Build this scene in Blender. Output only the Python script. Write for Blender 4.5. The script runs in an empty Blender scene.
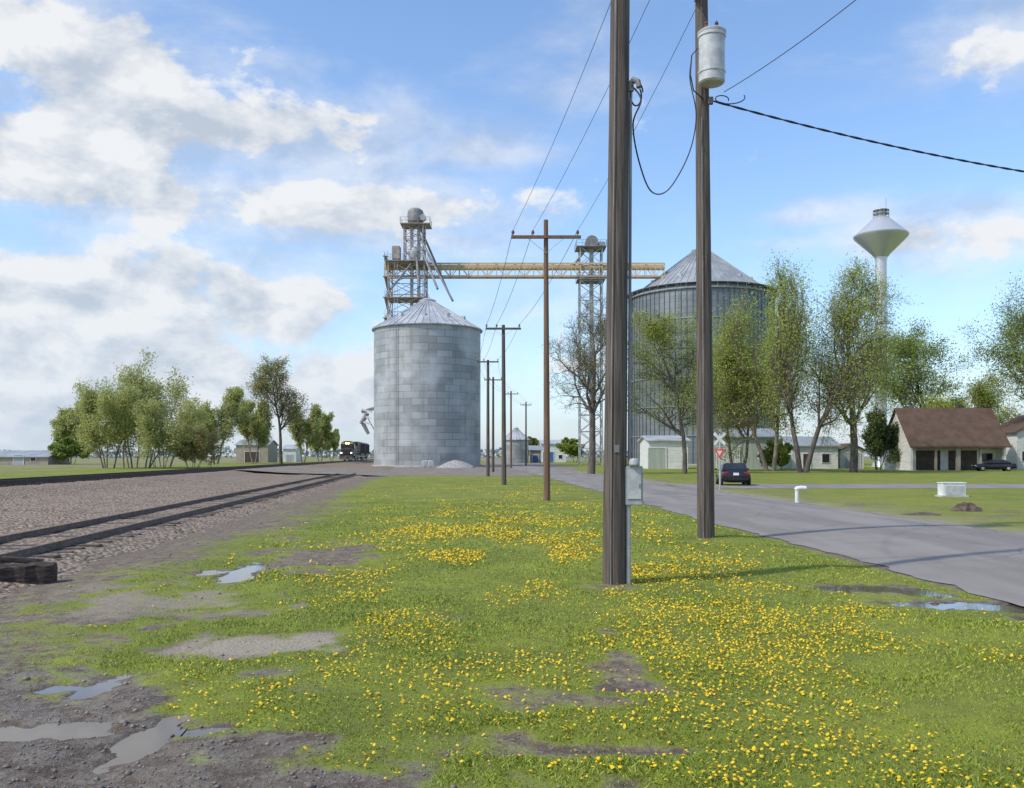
import bpy, math, random
import numpy as np
from mathutils import Vector, Matrix
R=math.radians
SC=bpy.context.scene
C=SC.collection
HC=1.8; F=900.0; HY=456.0
def P(px,py,d): return Vector(((px-512)/F*d, d, HC+(HY-py)/F*d))
def G(px,py):
    d=HC*F/(py-HY); return Vector(((px-512)/F*d,d,0))
def zz(py,d): return HC+(HY-py)/F*d
def xx(px,d): return (px-512)/F*d

# ---------------------------------------------------------------- mesh helpers
class MB:
    def __init__(s): s.v=[]; s.f=[]; s.mi=[]; s.cur=0
    def add(s,vs,fs):
        o=len(s.v); s.v+=[tuple(v) for v in vs]
        for f in fs: s.f.append(tuple(i+o for i in f)); s.mi.append(s.cur)
        return s
    def box(s,c,size,rot=None):
        hx,hy,hz=size[0]/2,size[1]/2,size[2]/2
        vs=[Vector((x,y,z)) for x in(-hx,hx) for y in(-hy,hy) for z in(-hz,hz)]
        if rot is not None: vs=[rot@v for v in vs]
        c=Vector(c)
        return s.add([v+c for v in vs],[(0,1,3,2),(4,6,7,5),(0,4,5,1),(2,3,7,6),(0,2,6,4),(1,5,7,3)])
    def bar(s,p0,p1,w,h=None):
        h=h or w; p0=Vector(p0);p1=Vector(p1); d=p1-p0
        q=d.to_track_quat('Y','Z').to_matrix()
        return s.box((p0+p1)/2,(w,d.length,h),q)
    def tube(s,p0,p1,r0,r1=None,n=8,caps=True):
        r1=r0 if r1 is None else r1
        p0=Vector(p0);p1=Vector(p1); d=(p1-p0).normalized()
        a=d.orthogonal().normalized(); b=d.cross(a)
        vs=[]
        for p,r in((p0,r0),(p1,r1)):
            for k in range(n):
                t=2*math.pi*k/n; vs.append(p+a*(r*math.cos(t))+b*(r*math.sin(t)))
        fs=[(k,(k+1)%n,n+(k+1)%n,n+k) for k in range(n)]
        if caps: fs+= [tuple(range(n-1,-1,-1)),tuple(range(n,2*n))]
        return s.add(vs,fs)
    def path(s,pts,r,n=6):
        pts=[Vector(p) for p in pts]; vs=[]; m=len(pts)
        a=None
        for i,p in enumerate(pts):
            d=(pts[min(i+1,m-1)]-pts[max(i-1,0)]).normalized()
            if a is None: a=d.orthogonal().normalized()
            a=(a-d*a.dot(d)).normalized(); b=d.cross(a)
            rr=r[i] if isinstance(r,(list,tuple)) else r
            for k in range(n):
                t=2*math.pi*k/n; vs.append(p+a*(rr*math.cos(t))+b*(rr*math.sin(t)))
        fs=[]
        for i in range(m-1):
            for k in range(n): fs.append((i*n+k,i*n+(k+1)%n,(i+1)*n+(k+1)%n,(i+1)*n+k))
        fs+=[tuple(range(n-1,-1,-1)),tuple(range((m-1)*n,m*n))]
        return s.add(vs,fs)
    def lathe(s,prof,n=24,c=(0,0,0),axis='z'):
        vs=[];m=len(prof)
        for r,z in prof:
            for k in range(n):
                t=2*math.pi*k/n
                if axis=='z': vs.append((c[0]+r*math.cos(t),c[1]+r*math.sin(t),c[2]+z))
                elif axis=='x': vs.append((c[0]+z,c[1]+r*math.cos(t),c[2]+r*math.sin(t)))
                else: vs.append((c[0]+r*math.sin(t),c[1]+z,c[2]+r*math.cos(t)))
        fs=[]
        for i in range(m-1):
            for k in range(n): fs.append((i*n+k,i*n+(k+1)%n,(i+1)*n+(k+1)%n,(i+1)*n+k))
        if prof[0][0]>1e-4: fs.append(tuple(range(n-1,-1,-1)))
        if prof[-1][0]>1e-4: fs.append(tuple(range((m-1)*n,m*n)))
        return s.add(vs,fs)
    def prism(s,poly,x0,x1,axis='x'):
        n=len(poly); vs=[]
        for x in(x0,x1):
            for a,b in poly: vs.append((x,a,b) if axis=='x' else ((a,x,b) if axis=='y' else (a,b,x)))
        fs=[(k,(k+1)%n,n+(k+1)%n,n+k) for k in range(n)]+[tuple(range(n-1,-1,-1)),tuple(range(n,2*n))]
        return s.add(vs,fs)
    def build(s,name,mat,parent=None,smooth=False,bevel=0,label=None):
        me=bpy.data.meshes.new(name); me.from_pydata(s.v,[],s.f)
        import bmesh
        bm=bmesh.new(); bm.from_mesh(me); bmesh.ops.recalc_face_normals(bm,faces=bm.faces)
        if bevel: bmesh.ops.bevel(bm,geom=bm.edges[:],offset=bevel,segments=2,affect='EDGES',clamp_overlap=True)
        bm.to_mesh(me); bm.free()
        mats=mat if isinstance(mat,list) else [mat]
        for m in mats: me.materials.append(m)
        if len(mats)>1 and not bevel: me.polygons.foreach_set('material_index',s.mi)
        if smooth:
            me.polygons.foreach_set('use_smooth',[True]*len(me.polygons))
            me.set_sharp_from_angle(angle=R(35))
        o=bpy.data.objects.new(name,me); C.objects.link(o)
        if parent: o.parent=parent
        if label: o['label']=label
        return o
def np_mesh(name,verts,faces,mat,parent=None,smooth=False,uv=None):
    verts=np.asarray(verts,dtype=np.float32); faces=np.asarray(faces,dtype=np.int32)
    me=bpy.data.meshes.new(name); n=len(verts); m,k=faces.shape
    me.vertices.add(n); me.vertices.foreach_set('co',verts.ravel())
    me.loops.add(m*k); me.loops.foreach_set('vertex_index',faces.ravel())
    me.polygons.add(m); me.polygons.foreach_set('loop_start',np.arange(m,dtype=np.int32)*k)
    if uv is not None:
        l=me.uv_layers.new(name='UVMap'); l.data.foreach_set('uv',np.asarray(uv,dtype=np.float32)[faces.ravel()].ravel())
    me.update(calc_edges=True)
    if smooth: me.polygons.foreach_set('use_smooth',np.ones(m,dtype=bool))
    me.materials.append(mat)
    o=bpy.data.objects.new(name,me); C.objects.link(o)
    if parent: o.parent=parent
    return o
def tag(o,label=None,cat=None,group=None,kind=None):
    if label: o['label']=label
    if cat: o['category']=cat
    if group: o['group']=group
    if kind: o['kind']=kind
    return o
def thing(name,label,cat,loc=(0,0,0),rotz=0,group=None):
    o=bpy.data.objects.new(name,None); C.objects.link(o); o.location=loc; o.rotation_euler=(0,0,rotz)
    o.empty_display_size=.3
    return tag(o,label,cat,group)

# ---------------------------------------------------------------- numpy noise
def _h(ix,iy,seed):
    n=(ix.astype(np.int64)*374761393+iy.astype(np.int64)*668265263+seed*1442695041)&0xffffffff
    n=((n^(n>>13))*1274126177)&0xffffffff
    return ((n^(n>>16))&0xffff)/65535.0
def vnoise(x,y,seed=0):
    xi=np.floor(x);yi=np.floor(y); fx=x-xi;fy=y-yi
    fx=fx*fx*(3-2*fx);fy=fy*fy*(3-2*fy)
    a=_h(xi,yi,seed);b=_h(xi+1,yi,seed);c=_h(xi,yi+1,seed);d=_h(xi+1,yi+1,seed)
    return (a*(1-fx)+b*fx)*(1-fy)+(c*(1-fx)+d*fx)*fy
def fbm(x,y,o=4,seed=0):
    r=0;a=.5;t=0
    for i in range(o):
        r=r+a*vnoise(x*2**i+i*17.3,y*2**i-i*9.1,seed+i); t+=a; a*=.5
    return r/t
def sst(x,a,b):
    t=np.clip((x-a)/(b-a),0,1); return t*t*(3-2*t)

# ---------------------------------------------------------------- material helpers
def new_mat(name):
    m=bpy.data.materials.new(name); m.use_nodes=True; nt=m.node_tree
    return m,nt,nt.nodes['Principled BSDF']
def setin(nt,sock,v):
    if isinstance(v,bpy.types.NodeSocket): nt.links.new(v,sock)
    elif v is not None:
        if sock.type=='RGBA' and len(v)==3: v=(*v,1)
        sock.default_value=v
def mth(nt,op,a,b=None,c=None,clamp=False):
    n=nt.nodes.new('ShaderNodeMath'); n.operation=op; n.use_clamp=clamp
    for i,v in enumerate((a,b,c)):
        if v is not None: setin(nt,n.inputs[i],v)
    return n.outputs[0]
def vmth(nt,op,a,b):
    n=nt.nodes.new('ShaderNodeVectorMath'); n.operation=op
    setin(nt,n.inputs[0],a); setin(nt,n.inputs[1],b); return n.outputs[0]
def mixc(nt,f,a,b,mode='MIX'):
    n=nt.nodes.new('ShaderNodeMix'); n.data_type='RGBA'; n.blend_type=mode
    setin(nt,n.inputs[0],f); setin(nt,n.inputs[6],a); setin(nt,n.inputs[7],b); return n.outputs[2]
def noise(nt,vec,scale,detail=5,rough=.55,dist=0):
    n=nt.nodes.new('ShaderNodeTexNoise'); n.inputs['Scale'].default_value=scale
    n.inputs['Detail'].default_value=detail; n.inputs['Roughness'].default_value=rough; n.inputs['Distortion'].default_value=dist
    if vec is not None: nt.links.new(vec,n.inputs['Vector'])
    return n.outputs['Fac']
def voro(nt,vec,scale,feat='F1'):
    n=nt.nodes.new('ShaderNodeTexVoronoi'); n.inputs['Scale'].default_value=scale; n.feature=feat
    nt.links.new(vec,n.inputs['Vector']); return n
def mrange(nt,v,a,b,c=0,d=1,smooth=True):
    n=nt.nodes.new('ShaderNodeMapRange'); n.interpolation_type='SMOOTHSTEP' if smooth else 'LINEAR'
    setin(nt,n.inputs[0],v)
    for i,q in enumerate((a,b,c,d)): n.inputs[i+1].default_value=q
    return n.outputs[0]
def bump(nt,b,h,strength,dist=.02):
    n=nt.nodes.new('ShaderNodeBump'); n.inputs['Strength'].default_value=strength; n.inputs['Distance'].default_value=dist
    nt.links.new(h,n.inputs['Height']); nt.links.new(n.outputs[0],b.inputs['Normal'])
def objco(nt,stretch=(1,1,1)):
    t=nt.nodes.new('ShaderNodeTexCoord')
    return vmth(nt,'MULTIPLY',t.outputs['Object'],stretch)
def pos(nt):
    return nt.nodes.new('ShaderNodeNewGeometry').outputs['Position']
def pmat(name,c1,c2,scale=4,rough=.8,metal=0,bmp=.15,stretch=(1,1,1),detail=6,bd=.01,lo=.35,hi=.65):
    m,nt,b=new_mat(name)
    co=objco(nt,stretch); f=noise(nt,co,scale,detail,.6)
    f2=mrange(nt,f,lo,hi)
    setin(nt,b.inputs['Base Color'],mixc(nt,f2,c1,c2))
    b.inputs['Roughness'].default_value=rough; b.inputs['Metallic'].default_value=metal
    if bmp: bump(nt,b,f,bmp,bd)
    return m
def leafmat(name,c1,c2,tr=.45):
    m,nt,b=new_mat(name)
    g=nt.nodes.new('ShaderNodeNewGeometry')
    r=g.outputs['Random Per Island']
    n=noise(nt,g.outputs['Position'],.35,2)
    f=mth(nt,'ADD',mth(nt,'MULTIPLY',r,.55),mth(nt,'MULTIPLY',mrange(nt,n,.3,.7),.45))
    col=mixc(nt,f,c1,c2)
    setin(nt,b.inputs['Base Color'],col); b.inputs['Roughness'].default_value=.65
    if tr<=0: return m
    t=nt.nodes.new('ShaderNodeBsdfTranslucent'); nt.links.new(col,t.inputs['Color'])
    mx=nt.nodes.new('ShaderNodeMixShader'); mx.inputs[0].default_value=tr
    nt.links.new(b.outputs[0],mx.inputs[1]); nt.links.new(t.outputs[0],mx.inputs[2])
    nt.links.new(mx.outputs[0],nt.nodes['Material Output'].inputs['Surface'])
    return m

M={}
M['pole_dark']=pmat('weathered_pole_wood',(.062,.049,.040),(.145,.114,.090),scale=3,rough=.85,bmp=.6,stretch=(9,9,.35),bd=.02)
M['pole_brown']=pmat('brown_pole_wood',(.12,.07,.042),(.22,.135,.085),scale=3,rough=.85,bmp=.5,stretch=(9,9,.35),bd=.02)
M['grey_paint']=pmat('grey_painted_steel',(.33,.34,.34),(.44,.45,.45),scale=6,rough=.45,bmp=.03)
M['white_paint']=pmat('white_paint',(.62,.62,.60),(.78,.78,.76),scale=1.5,rough=.5,bmp=.03)
M['tower_paint']=pmat('silver_tower_paint',(.58,.59,.60),(.65,.66,.67),scale=.15,rough=.35,metal=.5,bmp=0,detail=2)
M['trafo']=pmat('pale_grey_enamel',(.40,.41,.40),(.54,.55,.54),scale=5,rough=.4,bmp=.03)
M['porcelain']=pmat('brown_porcelain',(.10,.05,.03),(.16,.08,.05),scale=5,rough=.25,bmp=0)
M['wire']=pmat('black_cable',(.015,.015,.016),(.03,.03,.03),scale=10,rough=.6,bmp=0)
M['steel']=pmat('galvanised_steel',(.30,.305,.31),(.46,.465,.47),scale=1.2,rough=.5,metal=.25,bmp=.03)
M['steel_dark']=pmat('dark_steel',(.16,.16,.16),(.27,.265,.26),scale=1.5,rough=.6,metal=.1,bmp=.05)
M['hazed_rust_steel']=pmat('hazed_rusty_steel_frame',(.27,.23,.20),(.42,.37,.33),scale=1.2,rough=.75,metal=.1,bmp=.05)  # rusty steel, with distance haze put into the colour by paling it
M['tan']=pmat('tan_painted_steel',(.52,.36,.16),(.64,.47,.25),scale=.8,rough=.6,bmp=.03)
M['roof_metal']=pmat('ribbed_roof_metal',(.40,.41,.42),(.58,.59,.60),scale=.5,rough=.45,metal=.3,bmp=.03)
M['roof_dull']=pmat('dull_roof_metal',(.27,.29,.30),(.36,.385,.395),scale=.4,rough=.55,metal=.2,bmp=.03)
M['rail']=pmat('rusty_rail_steel',(.11,.075,.058),(.22,.16,.125),scale=8,rough=.6,metal=.1,bmp=.15)
M['rail_dark']=pmat('dark_rail_steel',(.05,.037,.03),(.10,.072,.056),scale=8,rough=.6,metal=.1,bmp=.15)
M['tie']=pmat('creosoted_timber',(.06,.048,.038),(.15,.12,.094),scale=4,rough=.9,bmp=.7,stretch=(1,7,7),bd=.02)
M['tie_dark']=pmat('dark_creosoted_timber',(.03,.024,.019),(.085,.066,.05),scale=4,rough=.9,bmp=.7,stretch=(1,7,7),bd=.02)
M['old_wood']=pmat('dark_rotten_wood',(.025,.018,.014),(.09,.066,.05),scale=4,rough=.9,bmp=.9,stretch=(1,7,7),bd=.03)
M['bark']=pmat('grey_brown_bark',(.07,.057,.047),(.16,.13,.11),scale=2,rough=.9,bmp=.5,stretch=(3,3,.6))
M['bark_pale']=pmat('pale_bark',(.15,.125,.10),(.26,.22,.18),scale=2,rough=.9,bmp=.5,stretch=(3,3,.6))
M['leaf_yg']=leafmat('yellow_green_leaves',(.27,.335,.045),(.50,.55,.12))
M['leaf_g']=leafmat('fresh_green_leaves',(.17,.25,.04),(.36,.43,.09))
M['leaf_ol']=leafmat('olive_bud_leaves',(.22,.225,.065),(.42,.41,.14))
M['leaf_pale']=leafmat('pale_spring_leaves',(.34,.37,.10),(.56,.58,.22))
M['leaf_br']=leafmat('brown_green_buds',(.31,.27,.11),(.50,.43,.19))
M['leaf_dk']=leafmat('dark_green_leaves',(.05,.085,.022),(.12,.17,.05))
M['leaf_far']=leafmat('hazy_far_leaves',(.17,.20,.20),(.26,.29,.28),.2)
M['black_loco']=pmat('black_loco_paint',(.014,.014,.016),(.03,.03,.032),scale=2,rough=.45,bmp=.02)
M['hopper']=pmat('grimy_hopper_paint',(.07,.065,.06),(.13,.12,.11),scale=1,rough=.6,bmp=.03)
M['glass']=pmat('dark_window_glass',(.015,.018,.02),(.03,.034,.04),scale=1,rough=.08,bmp=0)
M['rubber']=pmat('black_rubber',(.012,.012,.012),(.025,.025,.025),scale=9,rough=.85,bmp=.1)
M['car_navy']=pmat('dark_navy_car_paint',(.010,.012,.018),(.016,.018,.026),scale=1,rough=.18,bmp=0)
M['car_black']=pmat('dark_grey_car_paint',(.015,.015,.017),(.022,.022,.025),scale=1,rough=.2,bmp=0)
M['red_lamp']=pmat('red_lamp_lens',(.35,.01,.01),(.5,.02,.015),scale=5,rough=.2,bmp=0)
M['red_sign']=pmat('red_sign_sheet',(.5,.02,.025),(.6,.03,.03),scale=3,rough=.4,bmp=0)
M['yellow']=pmat('yellow_paint',(.55,.36,.05),(.7,.48,.08),scale=3,rough=.5,bmp=0)
M['shingle']=pmat('brown_shingle',(.088,.052,.036),(.122,.076,.053),scale=.9,rough=.9,bmp=.2,stretch=(1,1,1))
M['siding']=pmat('white_siding',(.58,.58,.55),(.72,.72,.69),scale=.7,rough=.6,bmp=.05,stretch=(1,1,6))
M['siding_green']=pmat('pale_green_siding',(.34,.37,.31),(.42,.45,.39),scale=.7,rough=.6,bmp=.05,stretch=(4,4,.3))
M['siding_tan']=pmat('tan_siding',(.30,.25,.19),(.38,.33,.26),scale=.7,rough=.7,bmp=.05)
M['brown_door']=pmat('dark_brown_boards',(.05,.032,.024),(.09,.06,.045),scale=2,rough=.7,bmp=.1)
M['blue']=pmat('blue_paint',(.05,.12,.32),(.08,.16,.4),scale=2,rough=.5,bmp=0)
M['concrete']=pmat('concrete',(.36,.35,.32),(.5,.48,.45),scale=3,rough=.9,bmp=.2)
M['gravel_pile']=pmat('grey_gravel_heap',(.22,.21,.2),(.42,.40,.38),scale=5,rough=.95,bmp=.8,bd=.1)
M['dirt']=pmat('brown_soil',(.06,.042,.03),(.14,.10,.075),scale=6,rough=.95,bmp=.8,bd=.05)
m,nt,b=new_mat('lit_headlamp'); setin(nt,b.inputs['Base Color'],(.9,.8,.5)); setin(nt,b.inputs['Emission Color'],(1,.78,.35)); b.inputs['Emission Strength'].default_value=6; M['lamp']=m

def binmat(name,c1,c2,mortar,bw,rh,stain=.5):
    m,nt,b=new_mat(name)
    uv=nt.nodes.new('ShaderNodeTexCoord').outputs['UV']
    br=nt.nodes.new('ShaderNodeTexBrick'); nt.links.new(uv,br.inputs['Vector'])
    setin(nt,br.inputs['Color1'],c1); setin(nt,br.inputs['Color2'],c2); setin(nt,br.inputs['Mortar'],mortar)
    br.inputs['Scale'].default_value=1; br.inputs['Brick Width'].default_value=bw; br.inputs['Row Height'].default_value=rh
    br.inputs['Mortar Size'].default_value=.05; br.inputs['Bias'].default_value=-.1
    st=noise(nt,vmth(nt,'MULTIPLY',uv,(1.1,.07,1)),1,6,.65)
    st2=noise(nt,vmth(nt,'MULTIPLY',uv,(.16,.16,1)),1,5,.6)
    col=mixc(nt,mth(nt,'MULTIPLY',mrange(nt,st,.48,.72),stain),br.outputs['Color'],(.21,.20,.185))
    col=mixc(nt,mth(nt,'MULTIPLY',mrange(nt,st2,.42,.7),stain*.9),col,(.58,.59,.59))
    setin(nt,b.inputs['Base Color'],col); b.inputs['Roughness'].default_value=.5; b.inputs['Metallic'].default_value=.2
    w=nt.nodes.new('ShaderNodeTexWave'); w.bands_direction='Y'; w.inputs['Scale'].default_value=3
    nt.links.new(uv,w.inputs['Vector']); bump(nt,b,w.outputs['Fac'],.3,.03)
    return m
M['bin1']=binmat('galvanised_bin_wall',(.26,.275,.275),(.43,.44,.435),(.20,.205,.21),2.75,1.12,.7)
M['bin2']=binmat('blue_grey_bin_wall',(.16,.185,.20),(.20,.225,.24),(.11,.128,.14),2.9,1.12,.15)

# ground
def ground_mat():
    m,nt,b=new_mat('grass_and_dirt')
    p=pos(nt)
    def at(n):
        a=nt.nodes.new('ShaderNodeAttribute'); a.attribute_name=n; return a.outputs['Fac']
    g,wet,pale,field=at('grass'),at('wet'),at('pale'),at('field')
    n0=noise(nt,p,.09,4); n1=noise(nt,p,.55,5,.6); n2=noise(nt,p,4.5,5,.65); n3=noise(nt,p,42,4,.7)
    ga=mixc(nt,mrange(nt,n1,.33,.66),(.125,.180,.012),(.235,.285,.024))
    ga=mixc(nt,mth(nt,'MULTIPLY',mrange(nt,n0,.45,.68),.5),ga,(.29,.29,.045))
    ga=mixc(nt,mrange(nt,n2,.36,.60,.0,.75),mixc(nt,.5,ga,(.10,.085,.03)),ga)
    ga=mixc(nt,mrange(nt,n3,.38,.62,.0,.55),ga,mixc(nt,.5,ga,(.33,.33,.06)))
    fa=mixc(nt,mrange(nt,n0,.4,.6),(.16,.19,.04),(.27,.235,.125))
    ga=mixc(nt,field,ga,fa)
    v=voro(nt,p,26)
    sepc=nt.nodes.new('ShaderNodeSeparateColor'); nt.links.new(v.outputs['Color'],sepc.inputs[0])
    md=mixc(nt,mrange(nt,n2,.35,.65),(.115,.083,.057),(.22,.168,.118))
    st=mixc(nt,sepc.outputs[0],(.12,.094,.075),(.32,.27,.22))
    md=mixc(nt,mrange(nt,sepc.outputs[1],.35,.6,0,.6),md,st)
    md=mixc(nt,pale,md,mixc(nt,n3,(.29,.245,.175),(.41,.355,.27)))
    md=mixc(nt,mth(nt,'MULTIPLY',wet,.6),md,mixc(nt,.5,md,(.06,.048,.04)))
    gg=mth(nt,'ADD',g,mth(nt,'ADD',mth(nt,'MULTIPLY',mth(nt,'SUBTRACT',n2,.5),1.3),mth(nt,'MULTIPLY',mth(nt,'SUBTRACT',n3,.5),.9)))
    gf=mrange(nt,gg,.18,.72)
    setin(nt,b.inputs['Base Color'],mixc(nt,gf,md,ga))
    rw=mth(nt,'MULTIPLY',wet,mrange(nt,n2,.42,.58))
    setin(nt,b.inputs['Roughness'],mth(nt,'SUBTRACT',.95,mth(nt,'MULTIPLY',rw,.74)))
    b.inputs['Specular IOR Level'].default_value=.35
    h=mth(nt,'ADD',mth(nt,'ADD',n3,mth(nt,'MULTIPLY',n2,1.5)),mth(nt,'MULTIPLY',v.outputs['Distance'],mth(nt,'SUBTRACT',.4,mth(nt,'MULTIPLY',gf,.4))))
    bump(nt,b,h,.6,.05)
    return m
def gravel_mat(name,c1,c2,c3,sc=16,green=0):
    m,nt,b=new_mat(name); p=pos(nt)
    v=voro(nt,p,sc); s=nt.nodes.new('ShaderNodeSeparateColor'); nt.links.new(v.outputs['Color'],s.inputs[0])
    n1=noise(nt,p,.5,5); n2=noise(nt,p,5,4,.7)
    col=mixc(nt,s.outputs[0],c1,c2)
    col=mixc(nt,mrange(nt,v.outputs['Distance'],.3,.65,0,.85),col,mixc(nt,.65,col,(.07,.05,.036)))
    col=mixc(nt,mrange(nt,n1,.42,.68,0,.65),col,c3)
    col=mixc(nt,mrange(nt,n2,.48,.72,0,.45),col,(.12,.09,.066))
    if green:
        n4=noise(nt,p,.8,6,.65); col=mixc(nt,mrange(nt,n4,.57,.70,0,green),col,(.17,.17,.045))
    setin(nt,b.inputs['Base Color'],col); b.inputs['Roughness'].default_value=.95
    b.inputs['Specular IOR Level'].default_value=.15
    bump(nt,b,mth(nt,'SUBTRACT',n2,mth(nt,'MULTIPLY',v.outputs['Distance'],1.5)),.7,.07)
    return m
def asphalt_mat():
    m,nt,b=new_mat('worn_asphalt'); p=pos(nt)
    q=vmth(nt,'MULTIPLY',p,(1,.15,1))
    n1=noise(nt,q,.9,6,.6); n2=noise(nt,p,60,3,.7); n3=noise(nt,p,.35,5)
    col=mixc(nt,mrange(nt,n1,.35,.65),(.19,.168,.15),(.265,.24,.215))
    col=mixc(nt,mrange(nt,n3,.5,.7,0,.45),col,(.155,.138,.125))
    col=mixc(nt,mrange(nt,n2,.4,.6,0,.35),col,(.315,.29,.26))
    vc=voro(nt,vmth(nt,'ADD',p,mth(nt,'MULTIPLY',n3,1.2)),.35,'DISTANCE_TO_EDGE')
    col=mixc(nt,mrange(nt,vc.outputs['Distance'],.0,.012,.45,0),col,(.08,.075,.07))
    setin(nt,b.inputs['Base Color'],col); b.inputs['Roughness'].default_value=.9
    b.inputs['Specular IOR Level'].default_value=.3
    bump(nt,b,n2,.4,.01); return m
def water_mat():
    m,nt,b=new_mat('puddle_water'); p=pos(nt)
    setin(nt,b.inputs['Base Color'],mixc(nt,noise(nt,p,2),(.09,.075,.06),(.14,.115,.095)))
    b.inputs['Roughness'].default_value=.03; b.inputs['IOR'].default_value=1.5
    bump(nt,b,noise(nt,p,6,2),.02,.01); return m
M['ground']=ground_mat()
M['ballast']=gravel_mat('ballast_stone',(.20,.148,.108),(.49,.395,.31),(.32,.25,.187),11,.5)
M['yard']=gravel_mat('pale_yard_gravel',(.24,.21,.175),(.40,.36,.30),(.34,.30,.25),9)
M['asphalt']=asphalt_mat(); M['water']=water_mat()
M['grassblade']=leafmat('grass_blades',(.145,.210,.014),(.345,.395,.04),0)
M['dand']=pmat('dandelion_yellow',(.66,.41,.004),(.82,.56,.010),scale=60,rough=.8,bmp=0)
M['stem']=pmat('flower_stem',(.10,.15,.03),(.16,.2,.05),scale=20,rough=.7,bmp=0)
M['stone']=leafmat('loose_stones',(.10,.08,.066),(.33,.28,.235),0.0)

# ---------------------------------------------------------------- ground
KT=.091; KR=.05
PUD=[]   # x,y,rx,ry,ang
def pud(px,py,rx,ry,ang=0):
    g=G(px,py); PUD.append((g.x,g.y,rx,ry,ang))
pud(139,745,.10,.42,.0); pud(48,731,.34,.15,.15); pud(100,687,.11,.34,-.1); pud(60,689,.13,.11,0); pud(4,738,.15,.10,0)
pud(243,573,.20,1.15,.12); pud(211,572,.22,.3,0); pud(620,689,.17,.10,0); pud(205,730,.16,.08,.5)
pud(980,606,.95,.30,-.2); pud(866,588,.6,.36,-.3); pud(925,594,.32,.22,-.3); pud(1085,621,.6,.25,-.3); pud(645,752,.25,.06,0)
PLAB=['narrow bright puddle in the wet gravel at the bottom left','wide shallow puddle in dark mud left of the narrow one','slanting puddle in the mud above the wide one','small round puddle beside the slanting puddle','puddle at the left edge of the wet gravel',
'long thin puddle in the grass right of the rails','short puddle just left of the long thin grass puddle','small puddle in the bare strip below the near pole','thin puddle in the gravel right of the narrow bright one',
'long puddle along the edge of the asphalt road at right','dark puddle in the verge left of the road edge puddles','middle puddle between two verge puddles beside the road','puddle at the right edge of the picture by the road','faint puddle in the mud at the bottom centre']
def prad(x,y,q):
    cx,cy,rx,ry,a=q; dx=x-cx;dy=y-cy; c,s=math.cos(a),math.sin(a)
    u=(dx*c+dy*s)/rx; v=(-dx*s+dy*c)/ry
    return np.sqrt(u*u+v*v)
PAT=[] # bare patches
def pat(px,py,rx,ry,st=1.0):
    g=G(px,py); PAT.append((g.x,g.y,rx,ry,0,st))
pat(555,704,.40,.35,.6); pat(622,668,.18,.9,.75); pat(315,560,1.0,2.0,.75); pat(345,548,.7,2.0,.45); pat(250,652,.75,.55,.9); pat(760,706,.35,.25,.45); pat(640,756,.5,.2,.45)
pat(470,752,.4,.25,.45); pat(900,735,.4,.2,.4); pat(622,590,.5,.5,.65); pat(870,590,.9,.6,.3); pat(985,606,1.2,.4,.3); pat(225,578,1.0,1.5,.35); pat(450,625,.5,.4,.3); pat(706,541,.5,.5,.6)
pat(270,520,1.5,5,.45); pat(150,612,1.4,1.4,.5); pat(60,640,1.5,1.4,.6); pat(330,690,.4,.3,.3); pat(700,650,.3,.5,.25); pat(40,600,1.2,1.5,.5); pat(190,545,1.2,3,.45)
def masks(x,y):
    s=x+KT*y; t=x+KR*y
    n=fbm(x*1.1,y*1.1,5,3)-.5; nb=fbm(x*.35,y*.35,4,9)-.5; nf=fbm(x*3.3,y*3.3,4,61)-.5
    g=sst(s+n*2.6+nb*2.2+nf*1.5,-6.3,-2.0)*.72+.28*sst(s+n*2+nb*3,-4.2,-.8)
    g=np.where(y>26,np.maximum(g,sst(s+nb*1.8,-5.0,-3.0)*sst(y,26,40)),g)
    mud=sst(4.75-.626*x-y+n*3.0+nf*2.4,-.8,1.0)
    g=g*(1-mud*.97)
    for (cx,cy,rx,ry,a,st) in PAT:
        r=prad(x,y,(cx,cy,rx,ry,0))+n*2.6+nf*2.4
        g=g*(1-st*(1-sst(r,.2,1.45)))
    g=g*(1-.8*sst(t,6.35,6.7)*(1-sst(t,12.8,13.2+n*2)))
    far=sst(-s,22,25); g=np.maximum(g,far)
    rv=sst(t,12.5,13.0)*(1-sst(t,13.5+n*8,19+n*8)); g=g*(1-.5*rv)
    wet=mud*.95
    for q in PUD:
        r=prad(x,y,q)+n*.6
        wet=np.maximum(wet,1-sst(r,.9,2.0)); g=g*(.0+sst(r,.8,1.6))
    pale=1-sst(prad(x,y,(G(250,652).x,G(250,652).y,.9,.6,0))+n*2.4+nf,.2,1.2)
    pale=np.maximum(pale,.7*(sst(t,12.7,12.9)*(1-sst(t,13.4,14.6+n*4))))
    pale=np.maximum(pale,.6*(1-sst(prad(x,y,(G(180,600).x,G(180,600).y,1.8,1.8,0))+n*2+nf,.3,1.2)))
    wet=wet*(1-pale)
    field=np.maximum(sst(-s,40,60),sst(y,300,400))
    return g,wet,pale,field
def gz(x,y):
    s=x+KT*y;t=x+KR*y
    w=sst(s,-5.6,-4.2)*(1-sst(t,5.7,6.5))*(1-sst(y,60,85))
    bm=.07*fbm(x*.5,y*.5,3,21)+.03*fbm(x*3.5,y*3.5,4,33)
    n=fbm(x*5,y*5,4,5)-.5
    k=0;k2=0
    for q in PUD:
        r=prad(x,y,q)
        k=np.maximum(k,1-sst(r+n*2.0,.65,1.4)); k2=np.maximum(k2,1-sst(r,1.4,5))
    return w*bm*(1-k2)*(1-k)+.008*w*(1-k)-.035*k
def axis(parts):
    a=[]
    for s,e,st in parts: a+=list(np.arange(s,e,st))
    return a
def geo(s,e,n): return list(np.geomspace(s,e,n))
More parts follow.
